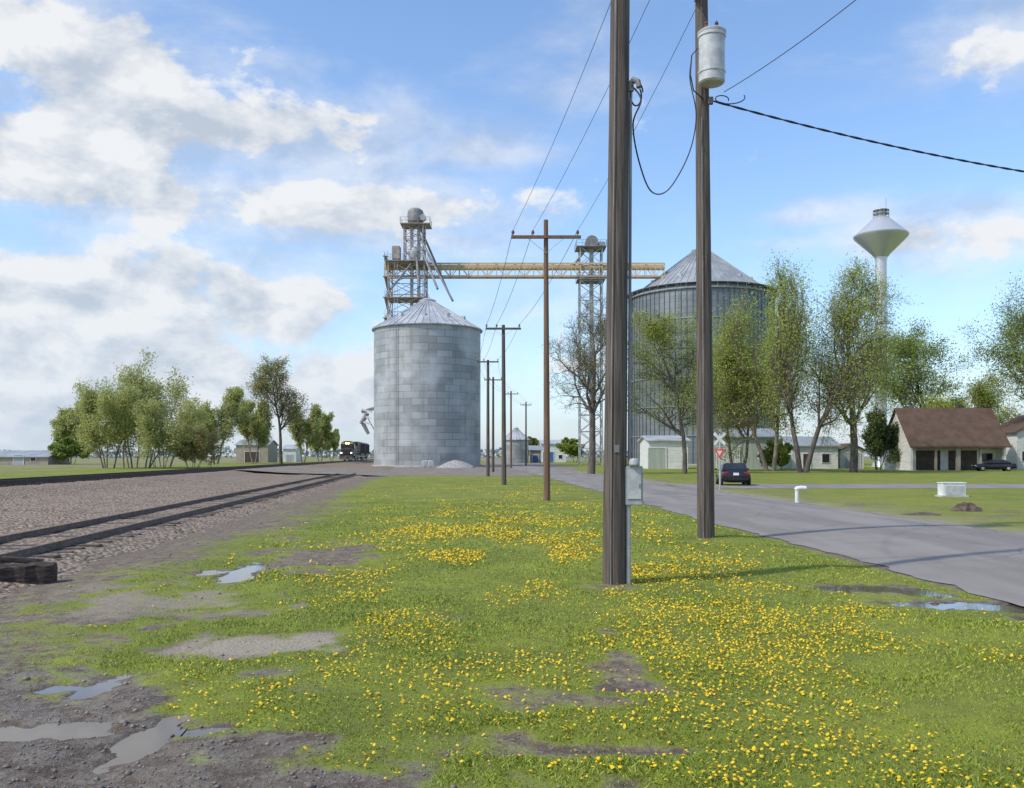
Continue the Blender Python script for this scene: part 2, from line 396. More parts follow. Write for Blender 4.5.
ys=[-60,-40,-25,-15,-8,-4,-1]+axis([(0,4,.4),(4,14,.05),(14,24,.14),(24,50,.5)])+geo(50,5000,90)
xs=[-x for x in geo(14,3500,70)][::-1]+axis([(-13.8,-6.5,.25),(-6.5,7.5,.05),(7.5,14,.2)])+geo(14,3500,70)
xs=np.array(xs);ys=np.array(ys)
X,Y=np.meshgrid(xs,ys); x=X.ravel();y=Y.ravel()
nx,ny=len(xs),len(ys)
I=np.arange(nx*ny).reshape(ny,nx)
fc=np.stack([I[:-1,:-1],I[:-1,1:],I[1:,1:],I[1:,:-1]],-1).reshape(-1,4)
gr=np_mesh('ground',np.stack([x,y,gz(x,y)],1),fc,M['ground'],smooth=True); tag(gr,kind='structure')
for nme,arr in zip(('grass','wet','pale','field'),masks(x,y)):
    a=gr.data.attributes.new(nme,'FLOAT','POINT'); a.data.foreach_set('value',arr.astype(np.float32))
for i,q in enumerate(PUD):
    mb=MB(); cx,cy,rx,ry,a=q; vs=[]
    for k in range(40):
        t=2*math.pi*k/40; u=math.cos(t)*rx*1.9; v=math.sin(t)*ry*1.9
        vs.append((cx+u*math.cos(a)-v*math.sin(a),cy+u*math.sin(a)+v*math.cos(a),-.004-.0009*i))
    mb.add(vs,[tuple(range(40))]); o=mb.build('puddle',M['water']); tag(o,PLAB[i],'puddle',kind='structure')
def strip(name,k,prof,yv,mat,jit=0,seed=0,zn=0):
    prof=np.array(prof); yv=np.array(yv)
    S,YY=np.meshgrid(prof[:,0],yv); Z=np.tile(prof[:,1],(len(yv),1))
    if jit:
        e=(fbm(yv*1.3,yv*0+3,4,seed)-.5)*jit; S[:,0]+=e; S[:,1]+=e*.6
        e=(fbm(yv*1.3,yv*0+9,4,seed+5)-.5)*jit; S[:,-1]+=e; S[:,-2]+=e*.6
    XX=S-k*YY
    if zn: Z=Z+zn*(fbm(XX*2,YY*2,3,seed)-.5)*(Z>.03)*np.where((S>-16.0)&(S<-9.2),2.2,1)
    I=np.arange(XX.size).reshape(XX.shape)
    fc=np.stack([I[:-1,:-1],I[:-1,1:],I[1:,1:],I[1:,:-1]],-1).reshape(-1,4)
    o=np_mesh(name,np.stack([XX.ravel(),YY.ravel(),Z.ravel()],1),fc,mat,smooth=True); tag(o,kind='structure'); return o
yr=axis([(-20,60,.25),(60,120,1)])+geo(120,700,40)
strip('road',KR,[(t,.012+.07*(1-((t-9.7)/3)**2)) for t in np.linspace(6.7,12.7,15)],yr,M['asphalt'],.6,11)
# side road heading right
V=[]; xv=np.linspace(9.5,160,120)
for j,(a) in enumerate(np.linspace(0,1,7)):
    e=(fbm(xv*.8,xv*0+j,4,40+j)-.5)*.6*(1 if j in(0,6) else 0)
    V.append(np.stack([xv,49.5+a*7.5+xv*.02+e,0*xv+.008+.05*(1-(2*a-1)**2)],1))
V=np.array(V); I=np.arange(V.shape[0]*V.shape[1]).reshape(V.shape[:2])
fc=np.stack([I[:-1,:-1],I[:-1,1:],I[1:,1:],I[1:,:-1]],-1).reshape(-1,4)
o=np_mesh('side_road',V.reshape(-1,3),fc,M['asphalt'],smooth=True); tag(o,kind='structure')
bp=[(-5.5,0.001),(-5.9,.06),(-6.25,.11),(-6.75,.13),(-7.5,.135),(-8.25,.13),(-9,.12),(-9.6,.12),(-10.2,.13),(-11,.15),(-11.8,.17),(-12.5,.19),(-13.3,.20),(-14,.21),(-14.7,.23),(-15.3,.28),(-16.2,.42),(-16.9,.50),(-17.6,.51),(-19,.51),(-20.4,.51),(-21.1,.50),(-22,.25),(-23,.0)][::-1]
strip('ballast',KT,bp,yr,M['ballast'],.9,17,.06)
mb=MB(); pts=[G(300,475.5),G(430,475.5),G(520,476.5),G(560,474),G(580,468),G(545,463.2),G(330,463.2),G(318,466)]
mb.add([(p.x,p.y,.006) for p in pts],[tuple(range(len(pts)))]); o=mb.build('gravel_yard',M['yard']); tag(o,kind='structure')
# gravel crossing ramp over the siding end and up to the main line
V=[]; yv=np.linspace(79,112,10)
sv=np.array([-3.5,-5.5,-7.5,-10,-13,-16,-17.4]); zv=np.array([.008,.12,.20,.24,.33,.54,.58])
for yy in yv: V.append(np.stack([sv-KT*yy,0*sv+yy,zv],1))
V=np.array(V); I=np.arange(V.shape[0]*V.shape[1]).reshape(V.shape[:2])
fc=np.stack([I[:-1,:-1],I[:-1,1:],I[1:,1:],I[1:,:-1]],-1).reshape(-1,4)
o=np_mesh('gravel_crossing',V.reshape(-1,3),fc,M['yard'],smooth=True); tag(o,kind='structure')

# ---------------------------------------------------------------- tracks
TH=math.atan(KT)
def rail_prof(z,h=1.0): return [(-.07,z),(.07,z),(.07,z+.014*h),(.012,z+.022*h),(.012,z+.085*h),(.034,z+.093*h),(.034,z+.12*h),(-.034,z+.12*h),(-.034,z+.093*h),(-.012,z+.085*h),(-.012,z+.022*h),(-.07,z+.014*h)]
def track(label,c,zt,y0,y1,n_part,first,rm,tm,hh=1.0,drop=.082):
    t=thing('railway_track',label,'railway track',(c,0,0),TH)
    for s in(-1,1):
        mb=MB(); mb.prism([(a+s*.752,b) for a,b in rail_prof(zt,hh)],y0,y1,'y'); mb.build('rail',rm,t)
    rng=random.Random(7); base=MB().box((0,0,0),(2.5,.23,.16)).build('sleeper',tm,t,bevel=.015)
    base.location=(0,first,zt-drop); yy=first; rest=MB()
    for k in range(1,int((y1-first)/.62)):
        yy=first+k*.62
        if k<n_part:
            o=base.copy(); C.objects.link(o); o.parent=t
            o.location=(rng.uniform(-.06,.06),yy+rng.uniform(-.05,.05),zt-drop+rng.uniform(-.015,.002)); o.rotation_euler=(0,0,rng.uniform(-.03,.03))
        elif yy<220: rest.box((rng.uniform(-.06,.06),yy,zt-drop),(2.5,.23,.16))
    if rest.v: o=rest.build('sleeper_row',tm,t); o['kind']='stuff'
    return t
track('nearer rusty siding track sunk in gravel beside the grass',-7.5,.14,-15,82,98,7,M['rail'],M['tie'])
track('farther main line track on raised ballast with the train',-19,.575,-15,600,98,26,M['rail_dark'],M['tie_dark'],1.45,.081)

# ---------------------------------------------------------------- poles
def upole(label,px,py,toppy,r0,r1,mat,lean=0.0,group=None,top=None):
    g=G(px,py); t=thing('utility_pole',label,'utility pole',g,0,group)
    h=zz(toppy,g.y) if top is None else top
    mb=MB(); pts=[Vector((lean*k/12*h,0,-.4 if k==0 else h*k/12)) for k in range(13)]
    mb.path(pts,[r0+(r1-r0)*k/12 for k in range(13)],16); mb.build('pole',mat,t,smooth=True)
    return t,g,h
def insulator(t,p,s=1):
    mb=MB(); mb.lathe([(.02*s,0),(.02*s,.06*s),(.06*s,.07*s),(.05*s,.11*s),(.07*s,.12*s),(.05*s,.17*s),(.03*s,.2*s),(.0,.21*s)],10,p); mb.build('insulator',M['porcelain'],t,smooth=True)
def crossarm(t,z,half,x=0,ins=(-1,-.45,.55,1),brace=True,dy=-.16,th=.10,mat=None):
    mat=mat or M['pole_brown']
    mb=MB(); mb.box((x,dy,z),(half*2,th,th*1.2)); mb.build('crossarm',mat,t,bevel=.01)
    if brace:
        for s in(-1,1):
            mb=MB(); mb.bar((x+s*half*.5,dy+.0,z-.07),(x,dy+.02,z-half*.45),.03,.01); mb.build('brace',M['steel'],t)
    out=[]
    for k in ins:
        insulator(t,(x+k*half*.95,dy,z+th*.6)); out.append(Vector((x+k*half*.95,dy,z+th*.6+.2)))
    return out
# pole 1
p1,g1,h1=upole('nearest thick dark wooden pole with grey meter box in the dandelion grass',614,587,0,.165,.12,M['pole_dark'],.0105,top=10.6)
d1=g1.y
mb=MB(); zb0,zb1=zz(505,d1),zz(466,d1)
mb.box((.262,-.03,(zb0+zb1)/2),(.24,.17,zb1-zb0)); bx=mb.build('meter_box',M['grey_paint'],p1,bevel=.012)
mb=MB(); mb.box((.262,-.122,(zb0+zb1)/2+.02),(.19,.016,.40)); dd_=mb.build('door',M['trafo'],bx,bevel=.004)
mb=MB(); mb.box((.335,-.135,(zb0+zb1)/2),(.02,.02,.06)); mb.build('latch',M['steel_dark'],dd_)
mb=MB(); mb.lathe([(.075,0),(.075,.05),(.06,.08),(0,.09)],14,(.262,-.125,zb1+.02)); mb.box((.262,-.06,zb1+.01),(.14,.14,.03)); mb.build('box_hood',M['grey_paint'],bx,smooth=True)
mb=MB(); mb.path([(.19,-.06,-.1),(.19,-.06,.6),(.19,-.06,zb0+.02)],.035,10); mb.build('conduit',M['steel'],p1,smooth=True)
mb=MB(); mb.path([(.205,-.03,zb1),(.215,-.02,4),(.225,-.02,6.6),(.23,-.02,zz(92,d1))],.022,8); mb.build('service_conduit',M['steel_dark'],p1,smooth=True)
mb=MB(); mb.path([(.23,-.02,zz(92,d1)),(.23,-.02,zz(84,d1)),(.26,-.05,zz(81,d1)),(.32,-.08,zz(84,d1)),(.33,-.09,zz(90,d1))],.04,8); mb.build('weatherhead',M['steel_dark'],p1,smooth=True)
mb=MB(); mb.path([(-.06,-.16,0),(-.05,-.155,3),(.0,-.14,7),(.02,-.13,10.4)],.008,5); mb.build('ground_wire',M['steel_dark'],p1)
mb=MB(); mb.box((.02,-.166,1.9),(.07,.008,.10)); mb.build('metal_tag',M['steel_dark'],p1)
# pole 2
p2,g2,h2=upole('second dark wooden pole carrying the pale grey transformer can',706,540,0,.19,.13,M['pole_dark'],-.0085,top=12.7)
d2=g2.y
lx=lambda z:-.0085*z
tz0,tz1=zz(92,d2),zz(42,d2); tx=.03; ty=-.42
mb=MB(); mb.lathe([(.0,tz0),(.24,tz0),(.27,tz0+.03),(.27,tz0+.2),(.285,tz0+.21),(.285,tz0+.25),(.27,tz0+.26),(.27,tz1-.12),(.29,tz1-.11),(.29,tz1-.04)],24,(tx,ty,0)); tk=mb.build('transformer_tank',M['trafo'],p2,smooth=True)
mb=MB(); mb.lathe([(.295,tz1-.04),(.30,tz1),(.22,tz1+.06),(.1,tz1+.09),(0,tz1+.1)],24,(tx,ty,0)); mb.build('lid',M['grey_paint'],tk,smooth=True)
for dx in(-.12,.1):
    mb=MB(); mb.lathe([(.03,0),(.05,.03),(.03,.06),(.05,.09),(.03,.12),(.045,.15),(.02,.2),(0,.22)],10,(tx+dx,ty,tz1+.04)); mb.build('bushing',M['porcelain'],tk,smooth=True)
mb=MB(); mb.box((tx-.08,-.17,tz0+.3),(.12,.2,.08)); mb.box((tx-.08,-.17,tz1-.25),(.12,.2,.08)); mb.build('mounting_bracket',M['steel_dark'],p2)
mb=MB(); mb.path([(tx-.29,ty,tz0+.75),(tx-.42,ty,tz0+.6),(tx-.45,ty,tz0+.2),(tx-.36,ty+.1,tz0-.1),(-.1,-.15,tz0-.2)],.014,6); mb.build('drip_loop',M['wire'],p2)
mb=MB(); mb.path([(tx-.12,ty,tz1+.25),(-.2,-.2,tz1+.7),(-.25,-.17,12.2)],.010,6); mb.build('primary_lead',M['wire'],p2)
a2=crossarm(p2,12.3,1.6,-.1,(-1,-.42,.3,1))
insulator(p2,(-.26,-.15,zz(5,d2)),1.3)
mb=MB(); mb.path([(-.1,-.2,0),(-.1,-.19,4),(-.13,-.17,9)],.009,5); mb.build('ground_wire',M['steel_dark'],p2)
mb=MB(); mb.box((lx(zz(103,d2))+.15,-.12,zz(103,d2)),(.1,.1,.14)); mb.build('cable_clamp',M['steel_dark'],p2)
# further poles
GP='line of utility poles along the grass'
specs=[('tall slim reddish pole with a wide crossarm in the open lawn',547,502,220,.135,.085,M['pole_brown'],-.004,238,1.36),
('dark pole with short crossarm just right of the grain bin',504,486,325,.15,.1,M['pole_dark'],-.004,329,1.06),
('dark pole touching the right edge of the bin, left of its neighbour',488,476.5,360,.16,.11,M['pole_dark'],.0,362,.95),
('farther pole half hidden between two dark poles beside the bin',493,472,377,.16,.11,M['pole_dark'],.002,380,1.0),
('small distant pole standing right of the bin before the little silo',511,468,391,.17,.12,M['pole_brown'],.0,394,1.1),
('smallest pole far down the road right of the little silo',526,466,402,.17,.12,M['pole_brown'],.0,405,1.0)]
poles=[]
for lab,px,py,tp,r0,r1,mt,ln,ap,hf in specs:
    t,g,h=upole(lab,px,py,tp,r0,r1,mt,ln,GP); za=zz(ap,g.y)
    ins=crossarm(t,za,hf,ln*za,(-1,-.4,.95),mat=mt)
    poles.append((g,ins))
def wire(label,p0,p1_,sag,r,n=20,group=None,name='power_line'):
    p0=Vector(p0);p1_=Vector(p1_); pts=[]
    for i in range(n+1):
        t=i/n; p=p0.lerp(p1_,t); p.z-=sag*4*t*(1-t); pts.append(p)
    o=MB().path(pts,r,5).build(name,M['wire'],smooth=True); return tag(o,label,'wire',group)
side=['left','middle','right']
A2=[g2+v for v in a2]
for k in range(3):
    wire(f'{side[k]} thin wire of three from the transformer pole top to the reddish pole',A2[k],poles[0][0]+poles[0][1][k],.25,.007)
names=['reddish pole to the dark pole by the bin','dark pole to the bin edge pole','bin edge pole to half hidden pole','half hidden pole to small distant pole','small distant pole to smallest pole']
for i in range(5):
    for k in range(3):
        wire(f'{side[k]} thin wire of three, {names[i]}',poles[i][0]+poles[i][1][k],poles[i+1][0]+poles[i+1][1][k],.35,.010)
wire('thin wire rising from the transformer pole toward the upper right',P(724,92,d2-.2),P(905,-40,14),.1,.008)
# twisted service cable to the right
q0=g2+Vector((lx(10)+.16,-.14,zz(103,d2))); q1=P(1420,196,26)
mb=MB()
for ph in(0,math.pi):
    pts=[]
    for i in range(221):
        t=i/220; p=q0.lerp(q1,t); p.z-=.75*4*t*(1-t); p+=Vector((0,math.cos(t*170+ph),math.sin(t*170+ph)))*.012; pts.append(p)
    mb.path(pts,.015,5)
tag(mb.build('service_cable',M['wire'],smooth=True),'thick black twisted cable from transformer pole across the right sky','cable')
# sagging loop between the two near poles
kp=[(632,86,12.4),(641,100,12.3),(633,125,12.4),(640,165,13.2),(652,192,14.5),(668,190,16.5),(684,165,18),(693,140,18.9),(696,112,19.1),(690,80,19.0),(691,62,19.0)]
kp=[P(a,b_,d) for a,b_,d in kp]; pts=[]
for i in range(len(kp)-1):
    a=kp[max(i-1,0)];b_=kp[i];c_=kp[i+1];e=kp[min(i+2,len(kp)-1)]
    for j in range(8):
        t=j/8; pts.append(.5*((2*b_)+(c_-a)*t+(2*a-5*b_+4*c_-e)*t*t+(3*b_-a-3*c_+e)*t**3))
pts.append(kp[-1])
tag(MB().path(pts,.012,6).build('service_cable',M['wire'],smooth=True),'black cable sagging in a loop between the two nearest poles','cable')
loop=MB()
loop.path([Vector((.30+.08*math.cos(t),-.1+.02*t,zz(95,d1)+.15*math.sin(t))) for t in np.linspace(0,7,40)],.011,6)
loop.build('cable_coil',M['wire'],p1,smooth=True)
pts=[q0+Vector((.15+.22*math.cos(t)+.05*t,-.02*t,.02+.10*math.sin(t)-.03)) for t in np.linspace(0,7,36)]
tag(MB().path(pts,.011,6).build('cable_coil',M['wire'],smooth=True),'coiled cable slack hanging beside the transformer pole','cable')

# ---------------------------------------------------------------- grain facility
def cyl_uv(name,r,z0,z1,mat,parent,n=96,rows=20):
    th=np.linspace(0,2*math.pi,n+1); zv=np.linspace(z0,z1,rows+1)
    T,Z=np.meshgrid(th,zv); v=np.stack([r*np.cos(T).ravel(),r*np.sin(T).ravel(),Z.ravel()],1)
    uv=np.stack([(T*r).ravel(),Z.ravel()],1); I=np.arange(T.size).reshape(T.shape)
    fc=np.stack([I[:-1,:-1],I[:-1,1:],I[1:,1:],I[1:,:-1]],-1).reshape(-1,4)
    return np_mesh(name,v,fc,mat,parent,True,uv)
def grain_bin(label,loc,r,ze,za,wm,rm,ribs,cap_r,stiff=0,vents=0,rings=0,group=None,detail=True):
    t=thing('grain_bin',label,'grain bin',loc,0,group)
    w=cyl_uv('wall',r,0,ze,wm,t)
    if stiff:
        mb=MB()
        for k in range(stiff):
            a=2*math.pi*k/stiff; mb.box((math.cos(a)*(r+.06),math.sin(a)*(r+.06),ze/2),(.12,.12,ze-.1),Matrix.Rotation(a,3,'Z'))
        mb.build('wall_stiffeners',M['bin2'],w)
    for k in range(rings):
        z_=ze*(k+1)/(rings+1); mb=MB(); mb.lathe([(r+.02,z_-.07),(r+.18,z_-.07),(r+.18,z_+.07),(r+.02,z_+.07)],64); mb.build('wind_ring',M['roof_dull'],w)
    cr=cap_r; mb=MB(); mb.lathe([(r+.35,ze-.12),(r+.4,ze+.02),(cr,za-.4)],ribs); rf=mb.build('roof',rm,t)
    mb=MB()
    for k in range(ribs):
        a=2*math.pi*(k+.0)/ribs; c,s=math.cos(a),math.sin(a)
        mb.bar((c*(r+.38),s*(r+.38),ze+.06),(c*cr,s*cr,za-.34),.12,.12)
    mb.build('roof_ribs',rm,rf)
    mb=MB(); mb.lathe([(cr,za-.5),(cr+.1,za-.35),(cr+.15,za-.1),(cr*.5,za+.25),(0,za+.35)],24); mb.build('roof_cap',rm,rf,smooth=True)
    for k in range(vents):
        a=2*math.pi*(k+.5)/vents; q=.72; rr=r*q; zr=ze+(za-ze)*(1-q)
        mb=MB(); mb.box((math.cos(a)*rr,math.sin(a)*rr,zr+.35),(.7,.7,.8),Matrix.Rotation(a,3,'Z')); mb.build('roof_vent',M['roof_metal'],rf,bevel=.08)
    if detail:
        a=R(-118); c,s=math.cos(a),math.sin(a); mb=MB(); tx_,ty_=-s,c
        for q in(-.25,.25): mb.bar((c*(r+.2)+tx_*q,s*(r+.2)+ty_*q,.5),(c*(r+.2)+tx_*q,s*(r+.2)+ty_*q,ze+.9),.06)
        for i in range(int(ze/.5)): mb.bar((c*(r+.2)-tx_*.25,s*(r+.2)-ty_*.25,.6+i*.5),(c*(r+.2)+tx_*.25,s*(r+.2)+ty_*.25,.6+i*.5),.04)
        mb.build('ladder',M['steel'],t)
        a=R(-75); mb=MB(); mb.box((math.cos(a)*(r+.03),math.sin(a)*(r+.03),1.2),(.16,1.1,2.0),Matrix.Rotation(a,3,'Z')); mb.build('door',M['roof_dull'],t,bevel=.02)
        mb=MB(); mb.lathe([(r+.02,-.1),(r+.35,-.1),(r+.35,.28),(r+.02,.28)],64); mb.build('foundation',M['concrete'],t)
    return t
D1=155.; b1=grain_bin('large weathered galvanised grain bin with cone roof beside the tracks',(xx(427.5,D1),D1,0),53*D1/F,zz(331,D1),zz(300,D1),M['bin1'],M['roof_metal'],48,1.3,0,10)
# rail load-out spout on the bin's left side
r1=53*D1/F
mb=MB(); mb.bar((-r1+.3,-.2,zz(408,D1)),(-r1-2.2,-.2,zz(412,D1)),.5,.5); mb.bar((-r1+.2,-.2,zz(432,D1)),(-r1-1.6,-.2,zz(413,D1)),.14); sp=mb.build('spout_arm',M['steel_dark'],b1)
mb=MB(); mb.tube((-r1-1.2,-.2,zz(413,D1)),(-r1-2.3,-.2,zz(424,D1)),.42,.36,12); mb.tube((-r1-1.9,-.2,zz(424,D1)),(-r1-1.0,-.2,zz(434,D1)),.36,.26,12); mb.build('loading_spout',M['steel_dark'],sp,smooth=True)
for k in range(3):
    mb=MB(); mb.box((-r1-1.2,-.5,zz(411+6*k,D1)),(1.9-.3*k,.12,.35),Matrix.Rotation(.3,3,'Y')); mb.build('striped_panel',M['white_paint'],sp)
D2=185.; RB=70.5*D2/F; ZE=zz(300,D2)
b2=grain_bin('huge blue grey grain bin behind the trees with stiffened wall',(xx(701,D2),D2,0),RB,ZE,zz(250,D2),M['bin2'],M['roof_dull'],60,1.8,80,16,5)
mb=MB(); r2=RB
for k in range(48):
    a=2*math.pi*k/48; mb.bar((math.cos(a)*(r2+.6),math.sin(a)*(r2+.6),ZE),(math.cos(a)*(r2+.6),math.sin(a)*(r2+.6),ZE+1.0),.04)
mb.lathe([(r2+.57,ZE+.98),(r2+.63,ZE+.98),(r2+.63,ZE+1.03),(r2+.57,ZE+1.03)],64); mb.build('eave_railing',M['steel'],b2)
D3=235.; grain_bin('small distant silver silo with pointed roof beyond the far poles',(xx(516,D3),D3,0),12.5*D3/F,zz(440,D3),zz(428,D3),M['bin1'],M['roof_metal'],24,.6,detail=False)

def lattice(t,cx,cy,hx,hy,z0,z1,step,w,mat,bw=None):
    bw=bw or w*.6
    for sx in(-1,1):
        for sy in(-1,1):
            mb=MB(); mb.box((cx+sx*hx,cy+sy*hy,(z0+z1)/2),(w,w,z1-z0)); mb.build('column',mat,t)
    n=max(1,round((z1-z0)/step)); cs=[(-1,-1),(1,-1),(1,1),(-1,1)]
    for k in range(4):
        a,b_=cs[k],cs[(k+1)%4]; mb=MB()
        for i in range(n):
            za=z0+(z1-z0)*i/n; zb=z0+(z1-z0)*(i+1)/n
            A=Vector((cx+a[0]*hx,cy+a[1]*hy,0));B=Vector((cx+b_[0]*hx,cy+b_[1]*hy,0)); e=Vector((0,0,1))
            mb.bar(A+e*za,B+e*zb,bw); mb.bar(A+e*zb,B+e*za,bw); mb.bar(A+e*zb,B+e*zb,bw*1.2)
        mb.build('cross_bracing',mat,t)
def platform(t,cx,cy,hx,hy,z,mat,th=.16,rail=True):
    mb=MB(); mb.box((cx,cy,z),(2*hx,2*hy,th)); p=mb.build('platform',mat,t)
    if rail:
        mb=MB()
        for h_ in(.6,1.2):
            for s in(-1,1):
                mb.bar((cx-hx,cy+s*hy,z+h_),(cx+hx,cy+s*hy,z+h_),.06); mb.bar((cx+s*hx,cy-hy,z+h_),(cx+s*hx,cy+hy,z+h_),.06)
        n=int(hx*2/1.4)+1
        for i in range(n+1):
            x_=cx-hx+2*hx*i/n
            for s in(-1,1): mb.bar((x_,cy+s*hy,z),(x_,cy+s*hy,z+1.2),.06)
        mb.build('handrail',mat,p)
DT=178.
t1=thing('elevator_tower','tall steel grain elevator tower with spouts behind the weathered bin','elevator tower',(xx(409,DT),DT,0))
lattice(t1,-.2,0,3.5,3.0,0,zz(264,DT),3.2,.22,M['hazed_rust_steel'],.11)
lattice(t1,1.1,0,1.9,1.8,zz(264,DT),zz(226,DT),2.4,.20,M['hazed_rust_steel'],.10)
platform(t1,-.2,0,3.9,3.3,zz(300,DT),M['hazed_rust_steel']); platform(t1,-.2,0,4.2,3.5,zz(264,DT),M['hazed_rust_steel']); platform(t1,1.4,0,2.9,2.3,zz(226,DT),M['hazed_rust_steel'])
for dx in(.5,1.9):
    mb=MB(); mb.box((dx,.5,zz(222,DT)/2),(.6,.7,zz(222,DT))); mb.build('leg_casing',M['steel'],t1)
for lx0 in (-2.2,3.2):
    mb=MB(); z0_=zz(330,DT); z1_=zz(228 if lx0>0 else 262,DT); ly=-3.15 if lx0<0 else -2.0
    for q in(-.3,.3): mb.bar((lx0+q,ly,z0_),(lx0+q,ly,z1_),.07)
    for i in range(int((z1_-z0_)/.7)): mb.bar((lx0-.3,ly,z0_+i*.7),(lx0+.3,ly,z0_+i*.7),.05)
    mb.build('ladder',M['steel'],t1)
mb=MB(); zt=zz(224,DT); mb.lathe([(0,zt),(1.2,zt),(1.6,zt+.5),(1.65,zt+1.9),(1.45,zt+2.6),(.9,zt+3.0),(0,zt+3.15)],20,(1.3,0,0)); mb.build('head_housing',M['steel_dark'],t1,smooth=True)
mb=MB(); mb.lathe([(.1,-.6),(.6,-.6),(.6,.6),(.1,.6)],14,(2.9,-1.2,zt+.9),'y'); mb.build('drive_motor',M['steel'],t1,smooth=True)
mb=MB(); mb.lathe([(.5,zz(264,DT)),(1.2,zz(257,DT)),(1.2,zz(253,DT)),(.6,zz(249,DT))],16,(1.2,-1.0,0)); mb.build('distributor',M['steel'],t1,smooth=True)
mb=MB(); mb.box((-2.4,-.6,zz(254,DT)),(1.6,1.8,2.6)); mb.prism([(-1.4,zz(254,DT)-1.35),(.2,zz(254,DT)-1.35),(-.6,zz(254,DT)-2.6)],-3.1,-1.8); mb.build('grain_cleaner',M['hazed_rust_steel'],t1,bevel=.1)
for (x0,z0,x1,z1,y1) in((2.0,zz(236,DT),9.2,zz(308,DT),-8),(2.4,zz(248,DT),6.8,zz(302,DT),-14),(1,zz(262,DT),-1.2,zz(306,DT),-18),(2.4,zz(230,DT),7.6,zz(290,DT),2),(1.6,zz(258,DT),3.6,zz(302,DT),-16)):
    mb=MB(); mb.tube((x0,-1,z0),(x1,y1,z1),.21,.21,10); mb.build('spout',M['steel_dark'],t1,smooth=True)
mb=MB()
zs=zz(330,DT); n=7
for i in range(n):
    za=zs+i*2.0; s=1 if i%2 else -1
    mb.bar((-4.3,-2.4*s,za),(-4.3,2.4*s,za+2.0),.6,.10); mb.bar((-4.0,-2.4*s,za+1.1),(-4.0,2.4*s,za+3.1),.05); mb.bar((-4.6,-2.4*s,za+1.1),(-4.6,2.4*s,za+3.1),.05); mb.box((-4.3,2.7*s,za+2.0),(.9,.9,.08))
mb.build('stair',M['hazed_rust_steel'],t1)
# conveyor bridge
DB=181.; x0=xx(385,DB); x1=xx(664,DB); zt=zz(264.5,DB); zb=zz(277,DB)
br=thing('conveyor_bridge','long tan truss conveyor bridge high between the elevator towers and bins','conveyor bridge',((x0+x1)/2,DB,0))
hl=(x1-x0)/2
for sy in(-1.0,1.0):
    for z_ in (zt,zb):
        mb=MB(); mb.box((0,sy,z_),(2*hl,.22,.30)); mb.build('chord',M['tan'],br)
    mb=MB(); n=30
    for i in range(n+1):
        x_=-hl+2*hl*i/n; mb.bar((x_,sy,zb),(x_,sy,zt),.12)
        if i<n:
            x2=-hl+2*hl*(i+1)/n
            mb.bar((x_,sy,zb if i%2 else zt),(x2,sy,zt if i%2 else zb),.11)
    mb.build('truss_web',M['tan'],br)
mb=MB(); mb.box((0,-.1,zt-.75),(2*hl,.8,.75)); mb.build('conveyor_trough',M['tan'],br,bevel=.05)
mb=MB(); mb.box((0,.5,zb+.2),(2*hl-.4,.6,.08)); mb.build('walkway',M['hazed_rust_steel'],br)
DT2=183.
t2=thing('elevator_tower','slim lattice elevator tower under the middle of the conveyor bridge','elevator tower',(xx(590,DT2),DT2-1,0))
zt2=zz(250,DT2)
lattice(t2,0,0,2.2,1.9,0,zt2,3.4,.22,M['steel'],.12)
platform(t2,0,0,3.0,2.7,zt2,M['steel_dark']); platform(t2,0,0,2.8,2.5,zz(282,DT2),M['steel_dark'])
mb=MB(); mb.box((.2,0,zt2/2),(.8,.8,zt2)); mb.build('leg_casing',M['steel'],t2)
mb=MB(); mb.lathe([(0,-1.1),(1.3,-1.1),(1.3,1.1),(0,1.1)],18,(.2,0,zt2+1.2),'y'); mb.box((.2,0,zt2+.6),(2.7,1.9,1.1)); mb.build('head_housing',M['steel_dark'],t2)
mb=MB(); mb.box((2.2,-.4,zt2+.9),(1.3,1,.9)); mb.build('drive_motor',M['steel'],t2,bevel=.15)
mb=MB(); mb.tube((-.5,-1,zt2+.4),(-3.6,-1,zz(268,DT2)),.26,.26,10); mb.build('spout',M['steel_dark'],t2,smooth=True)

# gravel heap and white cabinet by the bin
g=G(456,468.0); mb=MB(); rng=random.Random(3); n=20; vs=[]
for j,(rr,h) in enumerate(((1,0),(.85,.22),(.6,.55),(.35,.85),(.12,1))):
    for k in range(n):
        a=2*math.pi*k/n; e=rng.uniform(.9,1.1); vs.append((math.cos(a)*rr*3.0*e,math.sin(a)*rr*2.2*e,h*1.15*rng.uniform(.92,1.08)-.02))
vs.append((0,0,1.2)); fs=[(i*n+k,i*n+(k+1)%n,(i+1)*n+(k+1)%n,(i+1)*n+k) for i in range(4) for k in range(n)]+[(4*n+k,4*n+(k+1)%n,5*n) for k in range(n)]
mb.add(vs,fs); o=mb.build('gravel_pile',M['gravel_pile'],smooth=True); o.location=g; tag(o,'low pale gravel heap at the foot of the weathered bin','gravel pile')
g=G(428,468.2); t=thing('utility_cabinet','small white double cabinet on legs in front of the weathered bin','cabinet',g)
for s in(-1,1):
    mb=MB(); mb.box((s*.42,0,.75),(.72,.5,.8)); bq=mb.build('cabinet',M['white_paint'],t,bevel=.03)
    mb=MB(); mb.box((s*.42,-.262,.75),(.56,.02,.62)); mb.build('door',M['grey_paint'],bq)
    mb=MB(); mb.box((s*.42,0,.18),(.12,.12,.4)); mb.build('leg',M['steel'],t)

